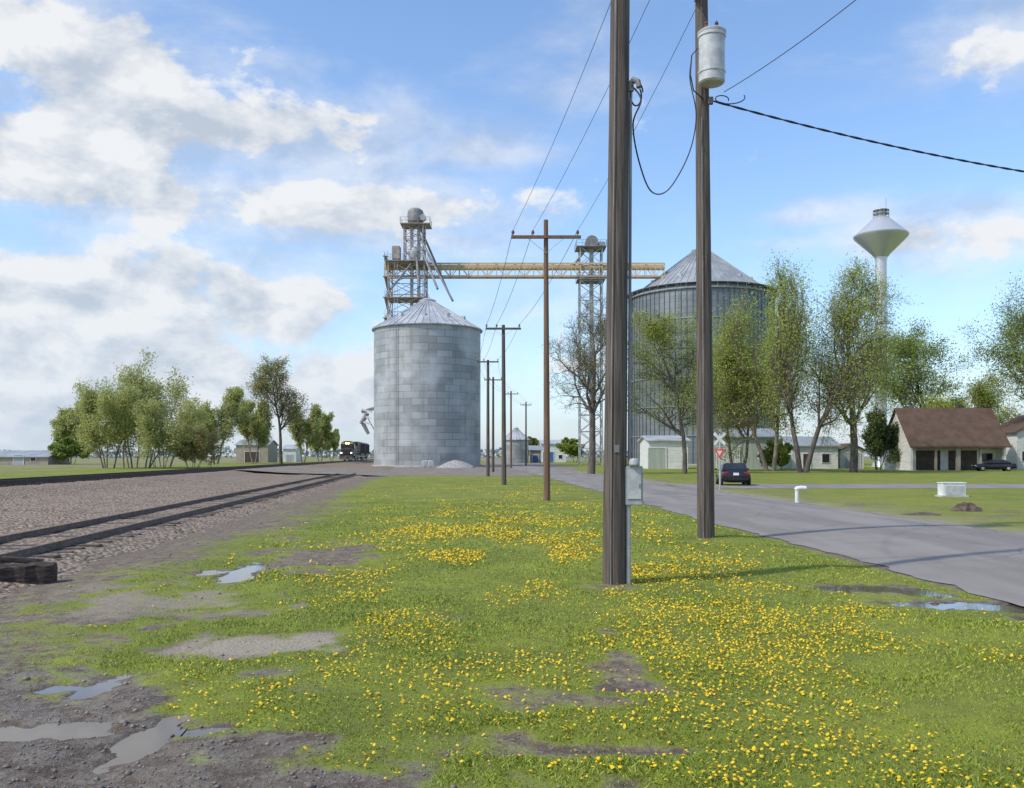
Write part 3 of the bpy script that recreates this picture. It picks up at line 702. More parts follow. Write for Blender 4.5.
# ---------------------------------------------------------------- water tower
DW=150.; t=thing('water_tower','silver water tower with conical tank on a slender white shaft','water tower',(xx(881,DW),DW,0))
mb=MB(); mb.lathe([(1.5,0),(1.1,1.2),(.95,3),(.92,zz(262,DW)),(1.05,zz(257,DW))],28); mb.build('shaft',M['tower_paint'],t,smooth=True)
mb=MB(); mb.lathe([(1.05,zz(257.5,DW)),(1.5,zz(254,DW)),(4.15,zz(238.5,DW)),(4.35,zz(236.5,DW))],36); mb.build('tank_bowl',M['tower_paint'],t,smooth=True)
mb=MB(); mb.lathe([(4.35,zz(236.5,DW)),(4.4,zz(235.5,DW)),(4.2,zz(234.5,DW)),(1.3,zz(218.5,DW)),(1.1,zz(217.5,DW)),(0,zz(217,DW))],36); rf=mb.build('tank_roof',M['tower_paint'],t,smooth=True)
mb=MB(); mb.lathe([(.7,zz(218,DW)),(.7,zz(211,DW)),(.55,zz(209,DW)),(0,zz(208,DW))],20); mb.build('roof_hatch',M['tower_paint'],rf,smooth=True)
mb=MB()
for k in range(12):
    a=2*math.pi*k/12; mb.bar((1.25*math.cos(a),1.25*math.sin(a),zz(218,DW)),(1.25*math.cos(a),1.25*math.sin(a),zz(210.5,DW)),.05)
for z_ in(zz(210.5,DW),zz(214,DW)): mb.lathe([(1.22,z_-.03),(1.28,z_-.03),(1.28,z_+.03),(1.22,z_+.03)],24)
mb.build('railing',M['steel'],rf)
mb=MB(); mb.bar((.5,-.8,zz(209,DW)),(.5,-.8,zz(200,DW)),.06); mb.build('antenna',M['steel'],rf)

# ---------------------------------------------------------------- buildings
def shed(name,label,cat,x0,x1,d,depth,ze,zr,wm,rm,doors=(),wins=(),ridge='x',rotz=0,group=None):
    w=x1-x0; t=thing(name,label,cat,((x0+x1)/2,d+depth/2,0),rotz,group); hw,hd=w/2,depth/2
    mb=MB()
    if ridge=='x': mb.prism([(-hd,-.1),(hd,-.1),(hd,ze),(0,zr),(-hd,ze)],-hw,hw,'x')
    else: mb.prism([(-hw,-.1),(hw,-.1),(hw,ze),(0,zr),(-hw,ze)],-hd,hd,'y')
    mb.build('wall',wm,t)
    for s in(-1,1):
        mb=MB()
        if ridge=='x':
            e=(s*(hd+.35),ze-.35*(zr-ze)/hd+.02)
            mb.prism([(e[0],e[1]),(0,zr+.02),(0,zr+.17),(e[0],e[1]+.15)],-hw-.35,hw+.35,'x')
        else:
            e=(s*(hw+.35),ze-.35*(zr-ze)/hw+.02)
            mb.prism([(e[0],e[1]),(0,zr+.02),(0,zr+.17),(e[0],e[1]+.15)],-hd-.35,hd+.35,'y')
        mb.build('roof',rm,t)
    for (cx,z0,ww,hh,mm) in doors:
        mb=MB(); mb.box((cx,-hd-.02,z0+hh/2),(ww,.1,hh)); dr=mb.build('door',mm,t)
        mb=MB(); mb.box((cx,-hd-.05,z0+hh+.06),(ww+.24,.12,.12))
        for s in(-1,1): mb.box((cx+s*(ww/2+.06),-hd-.05,z0+hh/2),(.12,.12,hh))
        mb.build('frame',M['white_paint'],dr)
    for (cx,cz,ww,hh) in wins:
        mb=MB(); mb.box((cx,-hd-.02,cz),(ww+.2,.1,hh+.2)); f=mb.build('window',M['white_paint'],t)
        mb=MB(); mb.box((cx,-hd-.08,cz),(ww,.03,hh)); mb.build('pane',M['glass'],f)
    return t
d=126.
shed('metal_shed','plain white metal shed behind the trees under the huge bin','shed',xx(649,d),xx(688,d),d,9,zz(441,d),zz(436,d),M['siding'],M['roof_metal'],[(-1.6,0,2.4,2.9,M['siding_green'])],[])
d=122.
shed('metal_building','long pale green metal building right of the white shed','building',xx(714,d),xx(779,d),d,10,zz(437,d),zz(428.5,d),M['siding_green'],M['roof_dull'],[(-2.5,0,3,3,M['siding'])],[(2.2,1.9,1,1)])
d=128.
shed('white_house','white house half hidden behind the two big tree trunks','house',xx(792,d),xx(838,d),d,8,zz(446,d),zz(437,d),M['siding'],M['roof_dull'],[(-1.2,0,1,2.1,M['brown_door'])],[(1.5,1.5,1,1.2)])
shed('white_garage','small white garage between the big trees and the brown house','garage',xx(848,d),xx(872,d),d+3,6,zz(450,d),zz(444,d),M['siding'],M['shingle'],[(0,0,2.2,2.2,M['grey_paint'])],[],'y')
# right brown-roofed house
d=113.; hx0,hx1=xx(911,d),xx(1006,d); ze,zr=zz(444,d),zz(409.5,d+4)
t=thing('brown_roofed_house','white house with big brown roof and open dark carport front','house',((hx0+hx1)/2,d+4.2,0)); hw=(hx1-hx0)/2; hd=4.2
mb=MB(); mb.prism([(-hd+2.0,-.1),(hd,-.1),(hd,ze),(0,zr),(-hd+2.0,ze+(zr-ze)*(2.0/hd))],-hw,hw,'x'); wl=mb.build('wall',M['siding'],t)
mb=MB(); mb.prism([(-hd,-.1),(-hd+2.0,-.1),(-hd+2.0,ze+(zr-ze)*(2.0/hd)-.02),(-hd,ze)],-hw,-hw+.25,'x'); mb.build('end_wall',M['siding'],t)
mb=MB(); mb.prism([(-hd,-.1),(-hd+2.0,-.1),(-hd+2.0,ze+(zr-ze)*(2.0/hd)-.02),(-hd,ze)],hw-.25,hw,'x'); mb.build('end_wall',M['siding'],t)
for s in(-1,1):
    mb=MB(); e=(s*(hd+.45),ze-.45*(zr-ze)/hd+.03); mb.prism([e,(0,zr+.03),(0,zr+.22),(e[0],e[1]+.19)],-hw-.3,hw+.45,'x'); rfh=mb.build('roof',M['shingle'],t)
mb=MB(); mb.box((0,-hd+.1,ze-.25),(2*hw-.5,.18,.5)); mb.build('fascia',M['siding_tan'],t)
for k in range(5):
    x_=-hw+.35+(2*hw-.7)*k/4; mb=MB(); mb.box((x_,-hd+.12,(ze-.5)/2),(.55 if k in(0,2) else .28,.22,ze-.5)); mb.build('porch_post',M['siding_tan'],t)
mb=MB(); mb.box((-hw+3,-hd+1.97,1.25),(3.2,.1,2.5)); mb.build('opening_shade_panel',M['brown_door'],t)  # dark panels stand in for the shade inside the open carport bays
mb=MB(); mb.box((1.5,-hd+1.97,1.25),(3.6,.1,2.5)); mb.build('opening_shade_panel',M['brown_door'],t)
mb=MB(); mb.box((4.6,-hd+1.96,1.6),(1.6,.1,1.3)); w_=mb.build('window',M['white_paint'],t); mb=MB(); mb.box((4.6,-hd+1.9,1.6),(1.4,.03,1.1)); mb.build('pane',M['glass'],w_)
mb=MB(); mb.box((3,1.5,zr-.2),(.8,.8,1.6)); mb.build('chimney',M['brown_door'],rfh)
d=118.; shed('white_house','white house cut off by the right edge behind the parked car','house',xx(1017,d),xx(1017,d)+10,d,8,zz(432,d),zz(414,d),M['siding'],M['shingle'],[(-2.5,0,1,2.1,M['brown_door'])],[(-3.9,1.8,.9,1.2)],'y')
# left far sheds
d=185.; shed('farm_shed','long low grey farm shed at the far left edge','shed',xx(-40,d),xx(48,d),d,9,zz(457,d),zz(451,d),M['siding_tan'],M['roof_dull'],[(3,0,2,2,M['grey_paint'])],[(6,1.2,1,.8)])
d=250.; shed('tan_shed','tan farm shed behind the bare trees left of the train','shed',xx(236,d),xx(268,d),d,10,zz(445,d),zz(440,d),M['siding_tan'],M['roof_dull'],[(0,0,4,3,M['brown_door'])],[])
d=270.; shed('white_shed','small white shed beyond the trees nearest the train','shed',xx(283,d),xx(296,d),d,7,zz(449,d),zz(445,d),M['siding'],M['roof_metal'],[(0,0,2,2.2,M['grey_paint'])],[])
d=260.; shed('white_warehouse','white warehouse at the far end of the road','building',xx(541,d),xx(566,d),d,12,zz(444,d),zz(440,d),M['siding'],M['roof_metal'],[(-1.5,0,3,3,M['blue'])],[(2,1.6,1,1)])
d=240.; shed('blue_shed','small pale shed with a blue door left of the far warehouse','shed',xx(530,d),xx(541,d),d,6,zz(450,d),zz(446,d),M['siding_tan'],M['roof_dull'],[(0,0,1.6,2,M['blue'])],[])

# ---------------------------------------------------------------- vehicles
def ring(y,hw,zb,zt,n=16,e=3.2):
    o=[]
    for k in range(n):
        a=2*math.pi*(k+.5)/n; c,s=math.cos(a),math.sin(a)
        o.append((hw*math.copysign(abs(c)**(2/e),c),y,(zb+zt)/2+(zt-zb)/2*math.copysign(abs(s)**(2/e),s)))
    return o
def make_car(label,loc,rotz,paint):
    t=thing('parked_car',label,'car',loc,rotz)
    st=[(-2.32,.70,.42,.82),(-2.25,.82,.32,.93),(-1.9,.87,.26,.97),(-1.2,.9,.2,.98),(0,.9,.19,.95),(1.1,.89,.19,.92),(1.8,.86,.22,.84),(2.15,.78,.28,.74),(2.3,.62,.38,.62)]
    mb=MB(); vs=[];n=16
    for s in st: vs+=ring(*s)
    fs=[(i*n+k,i*n+(k+1)%n,(i+1)*n+(k+1)%n,(i+1)*n+k) for i in range(len(st)-1) for k in range(n)]+[tuple(range(n)),tuple(range((len(st)-1)*n,len(st)*n))]
    mb.add(vs,fs); mb.build('body',paint,t,smooth=True)
    B=[Vector((-.78,-1.85,.93)),Vector((.78,-1.85,.93)),Vector((.78,1.15,.90)),Vector((-.78,1.15,.90))]
    T=[Vector((-.58,-1.05,1.36)),Vector((.58,-1.05,1.36)),Vector((.58,.2,1.37)),Vector((-.58,.2,1.37))]
    mb=MB(); mb.add(B+T,[(0,1,2,3),(4,5,6,7),(0,1,5,4),(1,2,6,5),(2,3,7,6),(3,0,4,7)]); mb.build('cabin',paint,t,bevel=.05)
    def pane(a,b_,c_,d_,u0,u1,v0,v1,name):
        f=lambda u,v:(a.lerp(b_,u)).lerp(d_.lerp(c_,u),v)
        nrm=(b_-a).cross(d_-a).normalized()
        if nrm.dot((a+b_+c_+d_)/4-Vector((0,-.3,1.1)))<0: nrm=-nrm
        q=[f(u0,v0),f(u1,v0),f(u1,v1),f(u0,v1)]
        mb=MB(); mb.add([p+nrm*.012 for p in q]+[p-nrm*.01 for p in q],[(0,1,2,3),(4,5,6,7),(0,1,5,4),(1,2,6,5),(2,3,7,6),(3,0,4,7)]); mb.build(name,M['glass'],t)
    pane(B[0],B[1],T[1],T[0],.1,.9,.18,.9,'rear_window'); pane(B[3],B[2],T[2],T[3],.08,.92,.1,.92,'windscreen')
    for a,b_,c_,d_ in((B[0],B[3],T[3],T[0]),(B[1],B[2],T[2],T[1])):
        pane(a,b_,c_,d_,.16,.5,.22,.88,'side_window'); pane(a,b_,c_,d_,.53,.86,.22,.88,'side_window')
    for sx in(-1,1):
        for y_ in(-1.4,1.4):
            mb=MB(); mb.lathe([(.19,-.1),(.31,-.11),(.33,-.06),(.33,.06),(.31,.11),(.19,.1)],20,(sx*.80,y_,.33),'x'); w=mb.build('wheel',M['rubber'],t,smooth=True)
            mb=MB(); mb.lathe([(0,sx*.08),(.06,sx*.11),(.17,sx*.1),(.2,sx*.09)],16,(sx*.80,y_,.33),'x'); mb.build('rim',M['steel'],w,smooth=True)
        mb=MB(); mb.box((sx*.60,-2.27,.78),(.34,.1,.15)); mb.build('taillight',M['red_lamp'],t,bevel=.02)
        mb=MB(); mb.box((sx*.58,2.16,.66),(.3,.2,.12)); mb.build('headlight',M['white_paint'],t,bevel=.02)
        mb=MB(); mb.box((sx*.97,.75,.98),(.16,.1,.11)); mb.build('wing_mirror',paint,t,bevel=.02)
    mb=MB(); mb.box((0,-2.33,.46),(1.5,.1,.18)); mb.build('bumper',paint,t,bevel=.04)
    mb=MB(); mb.box((0,-2.335,.74),(.32,.03,.15)); mb.build('number_plate',M['white_paint'],t)
    return t
make_car('dark navy sedan seen from behind parked on the grass by the crossing sign',(xx(733.5,55),55.2,.0),R(-9),M['car_navy'])
make_car('dark grey car parked at the right end of the brown roofed house',(xx(998,106),107,0),R(78),M['car_black'])

# locomotive
DLo=204.; lx_=-19-KT*DLo; LZ=.575+.174
L=thing('locomotive','black freight locomotive with lit headlights coming down the far track','locomotive',(lx_,DLo,LZ),TH)
mb=MB(); mb.box((0,10,1.25),(3.0,19.6,.3)); mb.build('underframe',M['black_loco'],L)
mb=MB(); mb.prism([(.7,1.4),(2.8,1.4),(2.8,3.0),(1.0,2.85),(.7,2.5)],-1.3,1.3); mb.build('nose',M['black_loco'],L,bevel=.06)
mb=MB(); mb.prism([(-1.5,1.4),(1.5,1.4),(1.52,3.7),(1.2,4.3),(.5,4.5),(-.5,4.5),(-1.2,4.3),(-1.52,3.7)],2.8,5.2,'y'); cb=mb.build('cab',M['black_loco'],L)
for s in(-1,1):
    mb=MB(); mb.box((s*.72,2.77,3.42),(1.1,.06,.62)); mb.build('windscreen',M['glass'],cb)
    mb=MB(); mb.box((s*1.53,4.0,3.35),(.06,1.5,.7)); mb.build('side_window',M['glass'],cb)
    mb=MB(); mb.lathe([(0,-.08),(.22,-.08),(.22,.06)],12,(s*.24,2.75,3.98),'y'); mb.build('headlight',M['lamp'],cb)
    mb=MB(); mb.box((s*.9,2.76,4.0),(.7,.08,.34)); mb.build('number_board',M['yellow'],cb)
    mb=MB(); mb.lathe([(0,-.08),(.16,-.08),(.16,.06)],12,(s*1.1,.15,1.75),'y'); mb.build('ditch_light',M['lamp'],L)
    mb=MB()
    for z_ in(1.9,2.4): mb.bar((s*1.48,.3,z_),(s*1.48,19.5,z_),.04)
    for i in range(14): mb.bar((s*1.48,.3+i*1.47,1.4),(s*1.48,.3+i*1.47,2.4),.04)
    mb.build('handrail',M['grey_paint'],L)
    mb=MB()
    for i in range(4): mb.box((s*1.25,.25,.4+.28*i),(.5,.4,.05))
    mb.box((s*1.5,.25,.8),(.05,.4,1.1)); mb.build('step',M['black_loco'],L)
mb=MB(); mb.box((0,12,2.8),(1.9,13.4,2.8)); mb.build('hood',M['black_loco'],L,bevel=.15)
mb=MB(); mb.box((0,16.2,4.0),(2.9,4.2,.8)); mb.build('radiator',M['black_loco'],L,bevel=.1)
mb=MB(); mb.prism([(-1.45,.25),(1.45,.25),(1.35,1.15),(-1.35,1.15)],-.05,.25,'y'); mb.prism([(-.25,.25),(.1,.25),(.1,1.0)],-1.4,1.4); mb.build('pilot_plow',M['hopper'],L)
mb=MB(); mb.box((0,-.35,.9),(.3,.8,.3)); mb.build('coupler',M['hazed_rust_steel'],L,bevel=.05)
mb=MB(); mb.box((0,10,.75),(2.6,5,.7)); mb.build('fuel_tank',M['black_loco'],L,bevel=.12)
for yc in(4.2,15.8):
    mb=MB()
    for s in(-1,1): mb.box((s*1.05,yc,.62),(.2,5.0,.4))
    mb.box((0,yc,.7),(2,.6,.3)); tr=mb.build('truck',M['steel_dark'],L)
    for dy in(-1.8,0,1.8):
        mb=MB(); mb.lathe([(.5,-.8),(.52,-.68),(.1,-.66),(.1,.66),(.52,.68),(.5,.8)],16,(0,yc+dy,.5),'x'); mb.build('wheelset',M['rail'],tr,smooth=True)
for k,lab in enumerate(('grimy covered hopper car coupled right behind the locomotive','second grimy hopper car farther back in the train')):
    y0=21.3+17.5*k
    H=thing('hopper_car',lab,'freight car',(lx_-math.sin(TH)*y0,DLo+math.cos(TH)*y0,LZ),TH)
    mb=MB(); mb.prism([(.3,2.4),(2.3,1.2),(14.2,1.2),(16.2,2.4),(16.2,4.3),(.3,4.3)],-1.5,1.5); hb=mb.build('hopper_body',M['hopper'],H)
    mb=MB(); mb.prism([(-1.5,4.3),(1.5,4.3),(1.0,4.65),(-1.0,4.65)],.3,16.2,'y'); mb.build('roof',M['hopper'],H)
    for s in(-1,1):
        mb=MB(); mb.box((s*1.54,8.2,4.25),(.1,15.6,.12))
        for i in range(12): mb.box((s*1.55,1.2+i*1.28,3.0),(.1,.12,2.5))
        mb.build('side_ribs',M['hopper'],hb)
    mb=MB(); mb.box((0,8.25,1.05),(2.4,16.4,.25)); mb.build('underframe',M['steel_dark'],H)
    for yc in(2.2,14.2):
        mb=MB()
        for s in(-1,1): mb.box((s*1.0,yc,.55),(.18,2.4,.35))
        mb.box((0,yc,.6),(1.9,.4,.3)); tr=mb.build('truck',M['steel_dark'],H)
        for dy in(-.85,.85):
            mb=MB(); mb.lathe([(.42,-.8),(.44,-.68),(.1,-.66),(.1,.66),(.44,.68),(.42,.8)],16,(0,yc+dy,.42),'x'); mb.build('wheelset',M['rail'],tr,smooth=True)

# ---------------------------------------------------------------- small roadside things
d=48.; t=thing('crossing_sign','railway crossbuck sign with red yield triangle on a post by the parked sedan','crossing sign',(xx(720,d),d,0),R(-30))
mb=MB(); mb.box((0,0,1.5),(.09,.09,3.0)); mb.build('post',M['steel'],t,bevel=.01)
for s in(-1,1):
    mb=MB(); mb.box((0,-.06-.012*(s+1),2.72),(.86,.012,.16),Matrix.Rotation(s*R(45),3,'Y')); mb.build('crossbuck_blade',M['trafo'],t)
mb=MB(); mb.prism([(-.29,2.16),(.29,2.16),(0,1.65)],-.075,-.06,'y'); y_=mb.build('yield_sign',M['red_sign'],t)
mb=MB(); mb.prism([(-.15,2.08),(.15,2.08),(0,1.81)],-.082,-.077,'y'); mb.build('white_centre',M['trafo'],y_)
g=G(797,503); t=thing('standpipe','short white standpipe with side elbow in the grass across the road','standpipe',g)
mb=MB(); mb.tube((0,0,-.05),(0,0,.5),.075,.075,14); mb.build('pipe',M['white_paint'],t,smooth=True)
mb=MB(); mb.path([(-.04,0,.5),(.0,0,.56),(.14,0,.58),(.34,0,.57)],.085,12); mb.build('elbow',M['white_paint'],t,smooth=True)
g=G(955,497); t=thing('utility_box','low white utility box standing on the verge by the side road','utility box',g)
mb=MB(); mb.box((0,.3,.30),(1.0,.55,.58)); u=mb.build('box',M['white_paint'],t,bevel=.02)
mb=MB(); mb.box((0,.3,.615),(1.05,.6,.05)); mb.build('lid',M['white_paint'],t,bevel=.01)
mb=MB(); mb.box((0,.013,.30),(.8,.02,.4)); mb.build('door',M['trafo'],u)
mb=MB(); mb.box((0,.3,.03),(1.15,.75,.07)); mb.build('plinth',M['concrete'],t)
def mound(name,label,cat,g,rx,ry,h,mat,seed):
    rng=random.Random(seed); n=16; vs=[]
    for j,(rr,hh) in enumerate(((1,-.05),(.8,.35),(.55,.75),(.25,.97))):
        for k in range(n):
            a=2*math.pi*k/n; e=rng.uniform(.8,1.2); vs.append((math.cos(a)*rr*rx*e,math.sin(a)*rr*ry*e,hh*h*rng.uniform(.75,1.2)))
    vs.append((0,0,h)); fs=[(i*n+k,i*n+(k+1)%n,(i+1)*n+(k+1)%n,(i+1)*n+k) for i in range(3) for k in range(n)]+[(3*n+k,3*n+(k+1)%n,4*n) for k in range(n)]
    o=MB().add(vs,fs).build(name,mat); o.location=g; return tag(o,label,cat)
mound('dirt_mound','small brown soil mound on the verge below the white utility box','mound',G(967,511),.5,.35,.26,M['dirt'],4)
mound('broken_slab','flat dark broken slab lying in the verge left of the soil mound','slab',G(922,515),.65,.3,.08,M['tie'],9)
# old timber by the rails
g=G(26,584); t=thing('old_timber','dark rotten timber block lying beside the near rail at left','timber',(g.x,g.y,0),R(20))
rng=random.Random(5)
mb=MB(); vs=[]
for i in range(7):
    x_=-.37+.74*i/6
    for (y_,z_) in((-.16,-.04),(.16,-.04),(.17,.16),(.13,.27),(-.05,.31),(-.16,.25)): vs.append((x_+rng.uniform(-.02,.02),y_+rng.uniform(-.03,.03),z_+rng.uniform(-.035,.03)))
fs=[(i*6+k,i*6+(k+1)%6,(i+1)*6+(k+1)%6,(i+1)*6+k) for i in range(6) for k in range(6)]+[tuple(range(6)),tuple(range(36,42))]
mb.add(vs,fs); mb.build('block',M['old_wood'],t)
mb=MB(); mb.box((-.1,.1,.33),(.5,.16,.07),Matrix.Rotation(.1,3,'Y')); mb.build('split_plank',M['old_wood'],t,bevel=.015)

# ---------------------------------------------------------------- trees
def tubes_np(P0,P1,R0,R1,n):
    d=P1-P0; d=d/np.maximum(np.linalg.norm(d,axis=1,keepdims=True),1e-6)
    ref=np.where(np.abs(d[:,2:3])<.9,np.array([[0,0,1.]]),np.array([[1.,0,0]]))
    a=np.cross(d,ref); a/=np.linalg.norm(a,axis=1,keepdims=True); b_=np.cross(d,a); V=[]
    for p,r in((P0,R0),(P1,R1)):
        for k in range(n):
            t=2*math.pi*k/n; V.append(p+(a*math.cos(t)+b_*math.sin(t))*r[:,None])
    V=np.stack(V,1); m=len(P0); base=(np.arange(m)*2*n)[:,None]; Fs=[]
    for k in range(n): Fs.append(np.concatenate([base+k,base+(k+1)%n,base+n+(k+1)%n,base+n+k],1))
    return V.reshape(-1,3),np.concatenate(Fs,0)
def tree(name,label,cat,px,d,top,hw,seed,leaf,bark='bark',stems=1,leaves=3.0,ls=.15,fork=.28,spread=1.0,group=None,lv=4,rk=.014,dens=2,jit=.030,tw=1.0):
    rng=random.Random(seed); H=zz(top,d); W=hw*d/F; segs=[];tips=[]
    def grow(p,dr,Ln,r,l):
        n=(7,5,4,3,2)[l]; step=Ln/n; rr=r
        for i in range(n):
            j=.10+.05*l
            dr=(dr+Vector((rng.gauss(0,j),rng.gauss(0,j),rng.gauss(0,j)+.07))).normalized()
            q=p+dr*step; r2=r*(1-.8*(i+1)/n)
            segs.append((p,q,rr,r2))
            if l>=3: tips.append(((p+q)/2,l))
            elif l==2 and i>1: tips.append((q,l))
            if l<lv and (l>0 or (i+.5)/n>=fork):
                for k in range((3 if l==0 else dens) if l<3 else 1+(rng.random()<.5)):
                    ax=dr.orthogonal(); ax.rotate(Matrix.Rotation(rng.uniform(0,6.28),3,dr))
                    cd=dr.copy(); cd.rotate(Matrix.Rotation(rng.uniform(.45,1.0)*spread,3,ax))
                    fr=(1-.45*i/n) if l else (1.0-.55*i/n)
                    grow(q,cd,Ln*rng.uniform(.38,.62)*fr,max(r2*.6,r*.14),l+1)
            p=q; rr=r2
    for s in range(stems):
        a=2*math.pi*s/stems+rng.uniform(-.4,.4) if stems>1 else 0; til=0 if stems==1 else rng.uniform(.1,.55)
        dr=Vector((math.cos(a)*til,math.sin(a)*til,1)).normalized()
        grow(Vector((math.cos(a)*.02*stems,math.sin(a)*.02*stems,0)),dr,rng.uniform(.7,1) ,rk/math.sqrt(stems)*1.3,0 if stems<4 else 1)
    P0=np.array([s[0] for s in segs]);P1=np.array([s[1] for s in segs]);R0=np.array([s[2] for s in segs])*H;R1=np.array([s[3] for s in segs])*H
    zmax=P1[:,2].max(); wx=np.percentile(np.abs(P1[:,0]),97.5); wy=np.percentile(np.abs(P1[:,1]),97.5)
    sc=np.array([W/wx,W/wy,H/zmax]); P0=P0*sc;P1=P1*sc
    P0[:,2]=np.maximum(P0[:,2],-.1);P1[:,2]=np.maximum(P1[:,2],.1)
    R0=np.maximum(R0,.010*tw*d/100);R1=np.maximum(R1,.006*tw*d/100)
    t=thing(name,label,cat,(xx(px,d),d,0),0,group)
    big=R0>.06
    Va,Fa=tubes_np(P0[big],P1[big],R0[big],R1[big],7)
    Vb,Fb=tubes_np(P0[~big],P1[~big],R0[~big],R1[~big],3)
    np_mesh('trunk',np.concatenate([Va,Vb]),np.concatenate([Fa,Fb+len(Va)]),M[bark],t)
    if leaves>0 and tips:
        nr=np.random.RandomState(seed); T=np.array([q[0] for q in tips])*sc
        n=min(int(len(T)*leaves),34000); idx=nr.randint(0,len(T),n)
        keep=nr.rand(n)<np.clip(vnoise(T[idx,0]*.5+T[idx,1]*.4,T[idx,2]*.5,seed)*1.2+.15,.25,1)
        c=T[idx][keep]; n=len(c); c=c+np.clip(nr.normal(0,1,(n,3)),-1.4,1.4)*jit*H*np.array([1,1,.8]); c[:,2]=np.maximum(c[:,2],.15)
        u=nr.normal(size=(n,3));u/=np.linalg.norm(u,axis=1,keepdims=True); v=np.cross(u,nr.normal(size=(n,3)));v/=np.linalg.norm(v,axis=1,keepdims=True)
        s=(ls*d/100*nr.uniform(.5,1.25,n))[:,None]
        V=np.stack([c-u*s,c+v*s*.55,c+u*s,c-v*s*.55],1).reshape(-1,3); Fc=np.arange(n*4).reshape(-1,4)
        np_mesh('crown',V,Fc,M[leaf],t)
    return t
T=tree
GL='trees left of the railway'
T('bushy_tree','wide bushy budding tree, largest of the trees left of the tracks','tree',137,138,352,48,11,'leaf_pale','bark_pale',7,5.5,.12,spread=.6,group=GL,jit=.035,tw=1.3)
T('bushy_tree','green lower bush in front of the wide budding tree','bush',108,132,378,34,12,'leaf_pale','bark_pale',6,5.0,.12,spread=.6,jit=.035,tw=1.3)
T('shrub','brownish shrub at the right foot of the wide budding tree','shrub',163,128,395,34,13,'leaf_pale','bark_pale',7,3.8,.115,spread=.6,jit=.035,tw=1.3)
T('shrub','low olive shrub at the right end of the left hand thicket','shrub',193,131,422,26,14,'leaf_br','bark_pale',7,3.2,.115,spread=.65,jit=.04,tw=1.2)
T('small_tree','small round green tree left of the wide budding tree','tree',68,200,401,17,15,'leaf_pale','bark_pale',2,4.0,.11,group=GL,jit=.04)
T('small_tree','dark low tree in front of the small round green tree','tree',72,190,437,16,16,'leaf_g','bark',3,4.0,.12)
T('bare_tree','thin budding tree between the thicket and the tan shed','tree',216,205,387,21,17,'leaf_pale','bark_pale',2,2.2,.10,.2,spread=.8,group=GL,jit=.03,tw=1.3)
T('tall_bare_tree','tallest nearly bare tree left of the train with open branches','tree',279,185,356,23,18,'leaf_ol','bark',1,1.0,.09,.35,group=GL,tw=1.3)
T('bare_tree','thin tree leaning against the tallest bare tree on its left','tree',254,215,398,16,19,'leaf_pale','bark_pale',2,2.0,.10,.2,spread=.8,group=GL,jit=.03,tw=1.2)
T('bare_tree','short budding tree just right of the tallest bare tree','tree',303,230,403,14,20,'leaf_pale','bark_pale',2,2.2,.10,.2,spread=.8,group=GL,jit=.03,tw=1.2)
T('bare_tree','short hazy tree third from the locomotive','tree',320,245,413,12,21,'leaf_pale','bark_pale',2,2.4,.10,.2,spread=.8,group=GL,jit=.03)
T('bare_tree','lowest hazy tree directly left of the locomotive','tree',332,260,428,9,22,'leaf_pale','bark_pale',2,3,.10,group=GL)
T('bare_tree','dark nearly bare tree between the reddish pole and the near pole','tree',588,90,292,38,31,'leaf_ol','bark',1,.8,.08,.22,1.1,rk=.017,tw=1.3)
T('budding_tree','slender tree with small yellow leaves between the two near poles','tree',680,92,306,52,32,'leaf_yg','bark',1,3.6,.09,.2,1.1,rk=.012,tw=1.2)
T('leafy_tree','olive leafy tree right of the transformer pole before the huge bin','tree',738,112,334,44,33,'leaf_yg','bark_pale',2,6.5,.11,.15,jit=.045,tw=1.2)
T('leafy_tree','yellow green tree between the olive tree and the big fresh green tree','tree',770,108,282,42,43,'leaf_yg','bark_pale',2,7.0,.11,.15,1.1,jit=.045,tw=1.2)
T('large_tree','big fresh green tree, left of the two large trees near the water tower','tree',803,97,252,62,34,'leaf_yg','bark',2,8.5,.11,.12,1.15,rk=.014,jit=.045,tw=1.2)
T('large_tree','big darker open tree, right of the two large trees near the water tower','tree',850,100,256,50,35,'leaf_yg','bark',1,4.0,.10,.15,1.1,rk=.015,jit=.035,tw=1.4)
T('shrub','dark green shrub under the water tower beside the brown roofed house','shrub',878,118,405,17,36,'leaf_dk','bark',5,4.0,.13)
T('leafy_tree','green spreading tree right of the water tower','tree',925,135,322,50,37,'leaf_g','bark',1,6.5,.11,.25,jit=.04)
T('leafy_tree','low yellow green tree behind the brown roof','tree',965,128,367,48,38,'leaf_yg','bark',3,7,.11,jit=.05)
T('tall_tree','tall dark stemmed tree at the right edge with sparse leaves','tree',1026,116,276,42,39,'leaf_g','bark',1,3.4,.11,.25,rk=.015,jit=.035)
T('shrub','low green shrub at the base of the left big tree','shrub',778,112,440,16,40,'leaf_g','bark',6,4.0,.12)
T('small_tree','small distant green tree at the far end of the road','tree',575,250,438,12,41,'leaf_g','bark',2,3.5,.12)
T('small_tree','tiny distant tree beside the white warehouse','tree',536,290,437,10,42,'leaf_ol','bark',2,3.5,.12)
